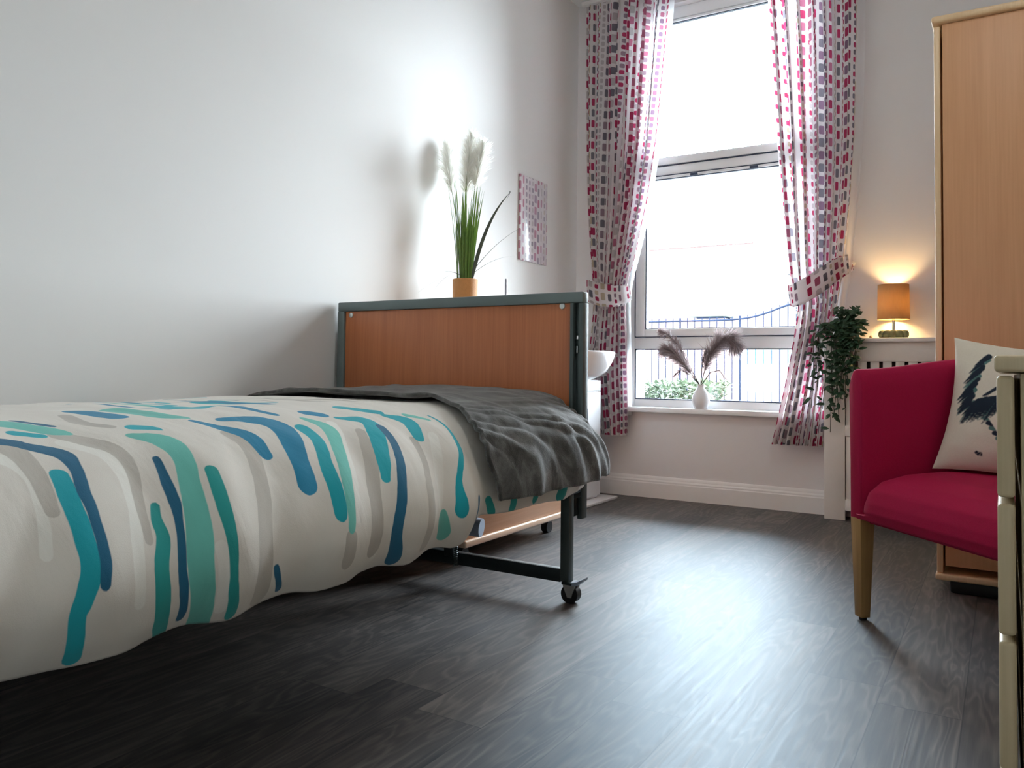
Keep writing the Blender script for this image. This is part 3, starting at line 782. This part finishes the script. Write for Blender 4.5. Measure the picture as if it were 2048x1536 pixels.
# ================================================================ VANITY BASIN
vn = thing('vanity_unit', (-1.95, 3.6, 0), 'white vanity unit with overhanging washbasin in the far left corner', 'washbasin')
MB().box(XL+.022, -1.838, 3.33, 3.865, .016, .632, .003).build('cabinet', M['vanity'], vn)
MB().box(-1.838, -1.820, 3.334, 3.861, .030, .572, .003).build('door', M['vanity'], vn)
MB().box(-1.838, -1.820, 3.334, 3.861, .577, .630, .003).build('top_panel', M['vanity'], vn)
MB().box(XL+.022, -1.765, 3.30, 3.965, .001, .015, .003).build('base_plate', M['vanity'], vn)
hd = MB().tube([(-1.822, 3.64, .492), (-1.795, 3.64, .492), (-1.790, 3.64, .487), (-1.790, 3.64, .408), (-1.795, 3.64, .403), (-1.822, 3.64, .403)], .0045, 10)
hd.build('handle', plain('dark_handle', (.05, .06, .12), .3, .6), vn)
bp = [(.52, .600), (.60, .622), (.71, .634), (.82, .652), (.90, .676), (.965, .722), (.99, .752), (1, .766), (1, .774), (.992, .778), (.93, .778), (.90, .772), (.86, .74), (.75, .69), (.5, .662), (.02, .655)]
bs = MB()
def bpt2(i, k):
    f, z = bp[k]; th = -PI/2 + PI*i
    cx = math.copysign(abs(math.cos(th))**.8, math.cos(th)); sy = math.copysign(abs(math.sin(th))**.8, math.sin(th))
    return (XL+.004 + f*.445*max(cx, 0), 3.6+f*.285*sy, z)
bs.grid(lambda u, v: bpt2(u, int(round(v*(len(bp)-1)))), 48, len(bp)-1)
bs.box(XL+.002, XL+.10, 3.40, 3.80, .655, .778, .006)
bs.build('basin', M['ceramic'], vn, sharp=50)
MB().tube([(XL+.06, 3.6, .775), (XL+.06, 3.6, .86), (XL+.075, 3.6, .885), (XL+.13, 3.6, .885), (XL+.16, 3.6, .86)], .011, 12).build('tap', M['chrome'], vn)

# ================================================================ RADIATOR COVER, LAMP, IVY
rc = thing('radiator_cover', (-.25, 4.06, 0), 'white slatted radiator cover with a shelf top right of the window', 'radiator cover')
RX0, RX1, RY, RZ = -.728, .25, 4.0, .826
fr = MB()
fr.box(RX0, RX0+.092, RY, RY+.018, .0, RZ, .002); fr.box(RX1-.092, RX1, RY, RY+.018, 0, RZ, .002)
fr.box(RX0+.092, RX1-.092, RY, RY+.018, .738, RZ, .002)
fr.box(RX0+.092, RX1-.092, RY, RY+.018, .39, .44, .002)
fr.box(RX0+.12, RX1-.12, RY, RY+.018, .028, .098, .002); fr.box(RX0+.092, RX1-.092, RY, RY+.018, .045, .098, .002)
fr.box(RX0+.001, RX0+.019, RY+.018, YW, 0, RZ); fr.box(RX1-.019, RX1-.001, RY+.018, YW, 0, RZ)
fr.build('front_frame', M['cover_white'], rc)
n0 = 15
for k in range(n0+1):
    x = -.632 + k*.0527
    for z0, z1 in ((.44, .738), (.098, .39)):
        MB().box(x, x+.037, RY+.006, RY+.014, z0, z1, .001).build('slat', M['cover_white'], rc)
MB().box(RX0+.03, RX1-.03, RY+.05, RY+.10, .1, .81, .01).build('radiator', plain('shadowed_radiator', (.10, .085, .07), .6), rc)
MB().box(RX0-.012, RX1+.012, RY-.022, YW-.001, RZ+.001, .846, .004, 3).build('shelf_top', M['gloss_white'], rc)
lamp = thing('table_lamp', (-.433, 4.043, .8465), 'small lit table lamp with a brown drum shade on the radiator shelf', 'table lamp')
lx, ly = -.433, 4.043
pb = MB()
for i, (dx, dy, r) in enumerate(((-.046, 0, .019), (-.024, -.014, .02), (0, -.018, .019), (.024, -.013, .02), (.046, 0, .019), (-.022, .016, .02), (.022, .016, .02), (0, .012, .02))):
    pb.lathe([(0, 0), (r*.75, .002), (r, .011), (r*.98, .023), (r*.72, .033), (.0, .036)], (lx+dx, ly+dy, .847), 18, caps=False)
pb.build('base', M['pebble'], lamp)
MB().tube([(lx, ly, .875), (lx, ly, .966)], .006, 14).build('stem', M['chrome'], lamp)
sh = MB().lathe([(.0685, .931), (.0685, .935), (.0675, .99), (.066, 1.088), (.066, 1.092)], (lx, ly, 0), 48, caps=False).build('lamp_shade', M['shade'], lamp)
solid(sh, .0015)
MB().lathe([(.0, .964), (.010, .966), (.011, .986), (.016, 1.004), (.018, 1.02), (.014, 1.035), (.0, 1.042)], (lx, ly, 0), 20, caps=False).build('bulb', None, lamp)
t = NT('lit_bulb'); em = t.n('ShaderNodeEmission', Color=(1, .68, .30, 1), Strength=BULB).outputs[0]
[c for c in lamp.children if c.name.startswith('bulb')][0].data.materials.append(t.done(em))

iv = thing('trailing_plant', (-.645, 4.05, .8465), 'green trailing leaves hanging from a pot at the shelf end by the right curtain', 'potted plant')
MB().lathe([(0, 0), (.03, 0), (.036, .02), (.04, .06), (.042, .07), (.038, .07), (.034, .06), (0, .055)], (-.62, 4.06, .847), 28, caps=False).build('pot', M['pot_glaze'], iv)
ir = random.Random(9)
lv = MB(); st = MB()
def vine(pts, k, size):
    P = [Vector(p) for p in pts]
    st.tube(P, .0016, 5)
    for i in range(k):
        f = (i+ir.random())/k*(len(P)-1); j = min(int(f), len(P)-2); p = P[j].lerp(P[j+1], f-j)
        d = Vector((ir.uniform(-1, 1), ir.uniform(-1, .15), ir.uniform(-.75, .45)))
        lv.leaf(p+Vector((ir.uniform(-.012, .012), ir.uniform(-.012, .004), ir.uniform(-.01, .01))), d, size*ir.uniform(.7, 1.15), size*.46, (ir.uniform(-.4, .4), -.8, .6), ir.uniform(0, .4))
top0 = Vector((-.62, 4.05, .915))
for i in range(9):      # upper sprays
    a = ir.uniform(-.15, 1.0)
    e = top0+Vector((-.03+.115*a, -.055-.04*ir.random(), .03+.05*ir.random()))
    vine([top0, top0+(e-top0)*.5+Vector((0, 0, .03)), e], 8, .040)
for i in range(33):     # hanging strands over the shelf front
    x1 = -.765+ir.random()*.195; x0 = -.62+(x1+.66)*.5
    u = (x1+.765)/.195
    zb = .375+.42*abs(u-.33)**.9+ir.uniform(-.02, .22) if u < .8 else ir.uniform(.66, .78)
    yf = 3.952-ir.random()*.03
    vine([(x0, 4.04, .91), (x0+(x1-x0)*.5, 3.985, .915), (x1+.01*ir.uniform(-1, 1), yf, .86), (x1, yf+.005, (.86+zb)/2), (x1+ir.uniform(-.02, .02), yf+.01, zb)], int(9+25*(.86-zb)), .040)
lv.build('leaves', M['ivy'], iv, sharp=180, fix=False)
st.build('stem', M['grass_dark'], iv)
tag(MB().lathe([(0, 0), (.006, 0), (.008, .005), (.005, .011), (0, .013)], (-.527, 4.03, .847), 14, caps=False).build('small_knob', plain('brown_knob', (.2, .14, .1), .5)), 'tiny brown knob lying on the radiator shelf left of the lamp', 'knob')

# ================================================================ VASE ON THE SILL
vs = thing('pampas_vase', (-1.356, 4.098, .4885), 'white vase of dried grey pampas plumes on the window sill', 'vase')
MB().lathe([(0, 0), (.030, 0), (.040, .012), (.046, .04), (.044, .065), (.032, .092), (.020, .106), (.017, .120), (.019, .126), (.015, .126), (.013, .11), (0, .10)], (-1.356, 4.098, .4885), 36, caps=False).build('vase_body', M['ceramic'], vs)
vt = Vector((-1.358, 4.098, .605))
def pl(pts, n, L, seed, mat, w=.0013):
    m = MB(); plume(m, pts[1:], n, L, seed, w, .35); m.build('plume', mat, vs, sharp=180, fix=False)
    MB().tube(pts, [.0022]*(len(pts)-1)+[.0008], 6).build('stem', M['plume_dark'], vs)
pl([vt, (-1.40, 4.09, .665), (-1.455, 4.075, .735), (-1.51, 4.065, .79), (-1.545, 4.06, .795)], 900, .075, 31, M['plume_grey'])
pl([vt, (-1.42, 4.10, .71), (-1.48, 4.10, .82), (-1.545, 4.10, .885), (-1.585, 4.10, .90)], 420, .050, 32, M['plume_grey'])
pl([vt, (-1.335, 4.09, .685), (-1.30, 4.08, .77), (-1.245, 4.07, .845), (-1.19, 4.065, .85), (-1.155, 4.06, .80)], 1500, .095, 33, M['plume_grey'])
pl([vt, (-1.345, 4.08, .70), (-1.330, 4.07, .76), (-1.318, 4.07, .80)], 70, .028, 34, M['plume_dark'])
pl([vt, (-1.40, 4.075, .66), (-1.45, 4.06, .69), (-1.49, 4.05, .655)], 70, .03, 35, M['plume_dark'], .0009)
pl([vt, (-1.30, 4.08, .68), (-1.25, 4.07, .69), (-1.21, 4.065, .64)], 60, .03, 36, M['plume_grey'], .0009)

# ================================================================ WARDROBE
wd = thing('wardrobe', (.11, 3.2, 0), 'tall beech wardrobe against the right wall behind the armchair', 'wardrobe')
WY0, WY1 = 2.862, 3.70; wx = -.186
MB().box(wx+.024, .42, WY0, WY1, .085, 1.80, .002).build('carcass', M['beech'], wd)
for y0, y1 in ((WY0+.001, (WY0+WY1)/2-.002), ((WY0+WY1)/2+.002, WY1-.001)):
    d = MB().box(wx, wx+.018, y0, y1, .062, 1.796, .003).build('door', M['beech_light'], wd)
MB().box(wx-.006, .43, WY0-.014, WY1+.014, 1.802, 1.826, .008, 3).build('top', M['beech_light'], wd)
MB().box(wx-.004, .425, WY0-.008, WY1+.008, .040, .060, .006, 3).build('bottom_rail', M['beech_light'], wd)
MB().box(wx+.035, .40, WY0+.012, WY1-.02, 0, .040, .008).build('plinth', M['rubber'], wd)

# ================================================================ ARMCHAIR
ch = thing('tub_armchair', (-.374, 2.428, 0), 'crimson upholstered tub armchair with tapered wooden legs', 'armchair', rz=math.atan2(-.727, .685))
CW, CD, AT, BR = .67, .555, .052, .14
def upath(t):   # outer outline of the tub: left arm, round back, right arm
    l1 = CD-BR; arc = PI/2*BR; l2 = CW-2*BR; L = 2*l1+2*arc+l2; d = t*L
    if d < l1: return (0, d, -1, 0)
    d -= l1
    if d < arc:
        a = d/BR; return (BR-BR*math.cos(a), l1+BR*math.sin(a), -math.cos(a), math.sin(a))
    d -= arc
    if d < l2: return (BR+d, CD, 0, 1)
    d -= l2
    if d < arc:
        a = d/BR; return (CW-BR+BR*math.sin(a), l1+BR*math.cos(a), math.sin(a), math.cos(a))
    d -= arc
    return (CW, l1-d, 1, 0)
sec = [(0, .278), (0, .64), (.004, .675), (.014, .69), (.026, .694), (.040, .69), (.050, .675), (.054, .64), (.054, .278)]
def shell_part(name, t0, t1, n):
    m = MB(); rings = []
    for i in range(n+1):
        t = t0+(t1-t0)*i/n; x, y, nx, ny = upath(t)
        rise = .035*smooth(.0, .40, y)
        rings.append([m.bm.verts.new((x-nx*a, y-ny*a, z+(rise if z > .5 else 0))) for a, z in sec])
    k = len(sec)
    for i in range(n):
        for j in range(k):
            m.bm.faces.new((rings[i][j], rings[i][(j+1) % k], rings[i+1][(j+1) % k], rings[i+1][j]))
    for ring, sgn in ((rings[0], -1), (rings[-1], 1)):
        m.bm.faces.new(ring)
    es = [e for e in m.bm.edges if e.is_boundary is False and ((all(v in rings[0] for v in e.verts)) or all(v in rings[-1] for v in e.verts))]
    if t0 == 0 or t1 == 1:
        end = rings[0] if t0 == 0 else rings[-1]
        es = [e for e in m.bm.edges if all(v in end for v in e.verts)]
        bmesh.ops.bevel(m.bm, geom=es, offset=.008, segments=3, profile=.5, affect='EDGES')
    return m.build(name, M['chair_red'], ch, local=True, sharp=60)
shell_part('arm', 0, .27, 12); shell_part('backrest', .27, .73, 40); shell_part('arm', .73, 1, 12)
# seat: crowned cushion block with a rounded front
def seat_pos(u, v):
    # v runs from the under edge at the front, up over the crown to the back
    w = CW-2*.054
    x = .054 + w*u
    ring = [(.012, .277), (-.014, .285), (-.024, .31), (-.022, .335), (-.010, .368), (.025, .394), (.10, .411), (.22, .418), (.36, .414), (.47, .405), (.50, .40), (.50, .277)]
    k = v*(len(ring)-1); i = min(int(k), len(ring)-2); t = k-i
    y = ring[i][0]+(ring[i+1][0]-ring[i][0])*t; z = ring[i][1]+(ring[i+1][1]-ring[i][1])*t
    e = min(u, 1-u)
    k2 = max(0, 1-e/.13)
    if z > .30: z -= .085*(1-math.sqrt(max(0, 1-k2**2.4)))*smooth(.28, .40, z); y += .03*k2*k2*(1 if y < .05 else 0)
    return (x, y, z)
st_ = MB().grid(seat_pos, 40, 66)
st_.box(.06, CW-.06, .02, .49, .272, .279)
st_.build('seat', M['chair_red'], ch, local=True, sharp=60)
for x, y, sx, sy in ((.024, .024, 1, 1), (CW-.024, .024, -1, 1), (.04, CD-.06, 1, -1), (CW-.04, CD-.06, -1, -1)):
    m = MB(); a, b = .0225, .0135; sp = -.008
    lo = [(x-b*1.0+sx*-.004, y-b), (x+b, y-b), (x+b, y+b), (x-b, y+b)]
    hi = [(x-a, y-a), (x+a, y-a), (x+a, y+a), (x-a, y+a)]
    va = [m.bm.verts.new((p[0], p[1], .008)) for p in lo]; vb = [m.bm.verts.new((p[0], p[1], .285)) for p in hi]
    m.bm.faces.new(va[::-1]); m.bm.faces.new(vb)
    for i in range(4): m.bm.faces.new((va[i], va[(i+1) % 4], vb[(i+1) % 4], vb[i]))
    bmesh.ops.bevel(m.bm, geom=m.bm.edges[:], offset=.002, segments=2, profile=.5, affect='EDGES')
    l = m.build('leg', M['chair_leg'], ch, local=True)
    MB().lathe([(0, 0), (.010, 0), (.011, .008), (0, .008)], (x, y, 0), 14, caps=False).build('glide', M['rubber'], l, local=True)

# ---- feather cushion leaning in the chair
cu = MB(); N = 90
def cush(u, v, sgn):
    a, b = u*2-1, v*2-1
    pin = .10
    x = a*.205*(1-pin*(1-b*b)*0 - pin*(1-abs(b)**2)); z = b*.190*(1-pin*(1-abs(a)**2))
    th = .062*(max(0, 1-abs(a)**2.6)*max(0, 1-abs(b)**2.6))**.55
    return (x, sgn*(th + .002*nz(u*9, v*9, sgn)), z)
cu.grid(lambda u, v: cush(u, v, -1), N, N); nfront = (N+1)*(N+1)
cu.grid(lambda u, v: cush(1-u, v, 1), 40, 40)
cush_o = cu.build('scatter_cushion', M['cushion'], None, local=True, sharp=180, fix=False)
tag(cush_o, 'cream cushion with dark teal feather motif leaning in the crimson armchair', 'cushion')
uu, vv = np.meshgrid(np.linspace(0, 1, N+1), np.linspace(0, 1, N+1), indexing='ij')
def feather_sets():
    fr_ = random.Random(3); S = {'stem': [], 'teal': [], 'dark': []}
    # positions in the cushion's own u, v square
    Q = [(.25, .885), (.20, .78), (.165, .65), (.155, .54), (.15, .46)]
    S['stem'] += [(Q[i], Q[i+1], .005) for i in range(4)]
    for i in range(44):
        f = i/43*3.98; k = int(f); p = np.array(Q[k])+(np.array(Q[k+1])-np.array(Q[k]))*(f-k)+np.array([fr_.uniform(-.03, .006), 0])
        l = fr_.uniform(.8, 1.15)
        S['dark' if fr_.random() < .62 else 'teal'].append((p, p+np.array([-.085, -.105])*l*(.7+.3*math.sin(i/43*PI)), .0145))
    for i in range(34):
        t = i/33; p = np.array([.165+.20*t, .50+.06*t])+np.array([0, fr_.uniform(-.02, .02)])
        S['dark' if i % 3 else 'teal'].append((p, p+np.array([-.075, -.175])*fr_.uniform(.8, 1.1), .012))
    for i in range(8):
        p = np.array([.33-.012*i, .655-.012*i]); S['dark'].append((p, p+np.array([-.03, -.02]), .012))
    for i in range(7):
        t = i/6; p = np.array([.27+.15*t, .375-.215*t]); S['dark' if i % 2 else 'teal'].append((p-np.array([.012, -.01]), p+np.array([.02, -.012]), .018))
    S['dark'] += [((.245, .125), (.262, .10), .012), ((.27, .12), (.285, .095), .01)]
    for i in range(30):
        t = i/29; p = np.array([.62+.2*t, .75-.4*t]); S['dark' if i % 3 else 'teal'].append((p, p+np.array([.07, -.12])*fr_.uniform(.8, 1.1), .013))
    return S
FS = feather_sets()
for k in ('stem', 'teal', 'dark'):
    best = np.full(uu.shape, 1.0)
    for p, e, w in FS[k]:
        d = np.array(e)-np.array(p); t = np.clip(((uu-p[0])*d[0]+(vv-p[1])*d[1])/(d@d+1e-9), 0, 1)
        best = np.minimum(best, np.hypot(uu-(p[0]+d[0]*t), vv-(p[1]+d[1]*t)) - w*(1-.7*t))
    arr = np.full(len(cush_o.data.vertices), 1.0, np.float32); arr[:nfront] = best.ravel()*.4
    cush_o.data.attributes.new('sd_'+k, 'FLOAT', 'POINT').data.foreach_set('value', arr)
cush_o.location = CUSH_LOC; cush_o.rotation_euler = CUSH_ROT

# ================================================================ CHEST OF DRAWERS (right foreground)
cd = thing('chest_of_drawers', (.22, 1.5, 0), 'pale oak chest of drawers in the right foreground', 'chest of drawers')
KX, KY0, KY1 = -.0085, 1.10, 1.88
MB().box(KX+.024, .47, KY0+.002, KY1, .07, .683, .002).build('carcass', M['oak'], cd)
MB().box(KX-.002, .48, KY0-.010, KY1+.01, .6845, .704, .004, 3).build('top', M['oak_front'], cd)
for z0, z1 in ((.538, .680), (.379, .531), (.225, .372), (.09, .218)):
    d = MB().box(KX, KX+.018, KY0, KY1-.002, z0, z1, .005, 3).build('drawer', M['oak_front'], cd)
MB().box(KX+.03, .46, KY0+.012, KY1-.012, 0, .07, .003).build('plinth', M['oak'], cd)

# ================================================================ OUTSIDE THE WINDOW
GZ = -.02
tag(MB().box(-40, 30, 4.5, 70, GZ-.1, GZ).build('pavement', M['tarmac']), 'pale paved ground outside beyond the window', 'ground', kind='structure')
tag(MB().box(-16, 8, 9.0, 12.6, GZ, GZ+.01).build('lawn', M['lawn']), 'strip of lawn outside the window inside the railing', 'lawn', kind='structure')
fc = thing('garden_railing', (-4, 12, 0), 'dark metal garden railing with a curved top seen through the window', 'fence')
def railtop(x): return 1.47 + .24*math.exp(-((x+2.45)/.55)**2)
fm = MB()
fm.tube([(x, 12, railtop(x)) for x in np.linspace(-7.2, -.6, 90)], .016, 6)
fm.tube([(-7.2, 12, .25), (-.6, 12, .25)], .016, 6)
fm.build('rail', M['fence'], fc)
npk = 56
for i in range(npk):
    x = -7.1+i*6.4/(npk-1)
    MB().cyl((x, 12, 0), (x, 12, railtop(x)+.05), .0075 if i % 8 else .016, n=6).build('picket', M['fence'], fc)
hg = MB(); hr = random.Random(2)
for i in range(2600):
    x = hr.uniform(-5.6, -3.25); y = hr.uniform(10.2, 11.2); hh = .52+.10*nz(x*1.7, 3)
    z = hr.random()**.5*hh
    d = Vector((hr.uniform(-1, 1), hr.uniform(-1, .3), hr.uniform(-.2, 1)))
    hg.leaf((x, y, z), d, .10, .05)
tag(hg.build('garden_hedge', M['hedge'], None, sharp=180, fix=False), 'low green hedge in front of the railing outside the window', 'hedge')
gp = thing('gate_pier', (-4.05, 13.2, 0), 'brick pier with a flat stone cap beyond the railing', 'pier')
MB().box(-4.46, -3.90, 13.0, 13.5, 0, 1.57).build('pier_shaft', M['brick'], gp)
MB().box(-4.38, -3.93, 12.99, 13.4, 1.571, 1.60, .005).build('cap_shadow_strip', M['fence'], gp)  # dark strip painting in the shade under the cap
MB().box(-4.50, -3.86, 12.94, 13.56, 1.60, 1.68, .02).build('cap', M['stone'], gp)
hs = thing('brick_house', (-13, 34, 0), 'pale brick house far beyond the railing', 'house')
MB().box(-24, -9.0, 34, 42, 0, 6.2).build('house_wall', M['brick'], hs)
MB().poly([(-24.4, 33.6, 6.2), (-8.6, 33.6, 6.2), (-8.6, 38, 9.0), (-24.4, 38, 9.0)], (0, .1, .15)).build('roof', M['roof'], hs)
for x in (-20, -16.5, -12):
    w = MB().box(x, x+1.3, 33.93, 33.99, 3.6, 5.0).build('house_window', M['upvc'], hs)
    MB().box(x+.1, x+1.2, 33.90, 33.93, 3.7, 4.9).build('pane', M['car_glass'], w)
tt = thing('bare_tree', (-3.1, 13.5, 0), 'bare pale tree beyond the railing', 'tree')
tm = MB(); tr_ = random.Random(8)
def branch(p, d, L, r, lev):
    P = [Vector(p)]; dd = Vector(d).normalized()
    for i in range(4):
        dd = (dd+Vector((tr_.uniform(-.13, .13), tr_.uniform(-.13, .13), tr_.uniform(-.02, .12)))).normalized(); P.append(P[-1]+dd*L/4)
    tm.tube(P, [r, r*.88, r*.77, r*.68, r*.6], 8)
    if lev:
        for s in range(3):
            e = dd+Vector((tr_.uniform(-.8, .8), tr_.uniform(-.5, .5), tr_.uniform(.0, .5)))
            branch(P[2+s % 3], e, L*.7, r*.5, lev-1)
branch((-3.1, 13.5, 0), (.02, 0, 1), 2.3, .085, 3)
tm.build('trunk', M['bark'], tt)
def car(x, y):
    c = thing('parked_car', (x, y, 0), 'white car parked beyond the railing at the right of the window', 'car')
    b = MB()
    side = [(-1.9, .30), (-1.95, .62), (-1.75, .78), (-1.05, .86), (-.55, 1.30), (-.30, 1.38), (.75, 1.38), (1.15, 1.28), (1.65, .92), (1.92, .82), (1.95, .35), (1.4, .25), (-1.4, .25)]
    b.poly([(x+a, y-.80, z) for a, z in side], (0, 1.6, 0))
    b.build('body', M['car_white'], c)
    for w in ([(-.95, .88), (-.50, 1.26), (.15, 1.30), (.15, .90)], [(.22, .90), (.22, 1.30), (.75, 1.30), (1.10, 1.22), (1.35, .92)]):
        MB().poly([(x+a, y-.815, z) for a, z in w], (0, .012, 0)).build('side_window', M['car_glass'], c)
    for a in (-1.2, 1.2):
        MB().tube([(x+a, y-.86, .32), (x+a, y-.66, .32)], .32, 24).build('wheel', M['rubber'], c)
car(-4.55, 19.5)

# ================================================================ ADDED FILL LIGHT (out of view)
cl = thing('added_fill_light', (-.2, 1.6, 2.72), 'round unseen fill light added above the middle of the room', 'fill light')  # added unseen disc, brightens surfaces turned away from the window
MB().lathe([(0, .08), (.17, .08), (.175, .06), (.172, .035), (.165, .03), (0, .03)], (-.2, 1.6, 2.72), 40, caps=False).build('rim', M['gloss_white'], cl)
t = NT('fill_diffuser')
MB().lathe([(0, .0), (.08, .004), (.14, .014), (.162, .0295), (0, .0295)], (-.2, 1.6, 2.72), 40, caps=False).build('diffuser', t.done(t.n('ShaderNodeEmission', Color=(1, .97, .93, 1), Strength=FILL).outputs[0]), cl)
# ================================================================ LIGHT
w = bpy.data.worlds.new('daylight'); bpy.context.scene.world = w; w.use_nodes = True
wt = w.node_tree; wt.nodes.clear()
wo = wt.nodes.new('ShaderNodeOutputWorld'); wb = wt.nodes.new('ShaderNodeBackground')
wb.inputs['Color'].default_value = (*SKY_COL, 1); wb.inputs['Strength'].default_value = SKY
wt.links.new(wb.outputs[0], wo.inputs[0])
pl_ = bpy.data.lights.new('window_portal', 'AREA'); pl_.shape = 'RECTANGLE'; pl_.size = WX1-WX0-.02; pl_.size_y = WZ1-WZ0-.02
pl_.cycles.is_portal = True
po = bpy.data.objects.new('window_portal', pl_); C.objects.link(po); po.location = ((WX0+WX1)/2, FY1+.06, (WZ0+WZ1)/2); po.rotation_euler = (-PI/2, 0, 0)

# ================================================================ CAMERA
cam = bpy.data.cameras.new('camera'); co = bpy.data.objects.new('camera', cam); C.objects.link(co)
F, CY, YAW, PIT, ROL = 1601.7189, 684.8967, -.5515998, .0342863, .0119312
fw = Vector((math.sin(YAW)*math.cos(PIT), math.cos(YAW)*math.cos(PIT), math.sin(PIT)))
r = Vector((math.cos(YAW), -math.sin(YAW), 0)); u = r.cross(fw)
r2 = r*math.cos(ROL)+u*math.sin(ROL); u2 = -r*math.sin(ROL)+u*math.cos(ROL)
co.matrix_world = Matrix(((r2.x, u2.x, -fw.x, 0), (r2.y, u2.y, -fw.y, 0), (r2.z, u2.z, -fw.z, .68), (0, 0, 0, 1)))
cam.sensor_width = 36; cam.lens = F/2048*36; cam.shift_y = -(768-CY)/2048; cam.clip_start = .02; cam.clip_end = 300
sc = bpy.context.scene; sc.camera = co
sc.view_settings.view_transform = 'Standard'; sc.view_settings.look = 'None'; sc.view_settings.gamma = 1; sc.view_settings.use_curve_mapping = False
sc.view_settings.exposure = EXPOSURE
sc.cycles.max_bounces = 8; sc.cycles.diffuse_bounces = 5; sc.cycles.use_adaptive_sampling = True; sc.cycles.adaptive_threshold = .04; sc.cycles.adaptive_min_samples = 16; sc.cycles.transparent_max_bounces = 16
bpy.context.view_layer.update()
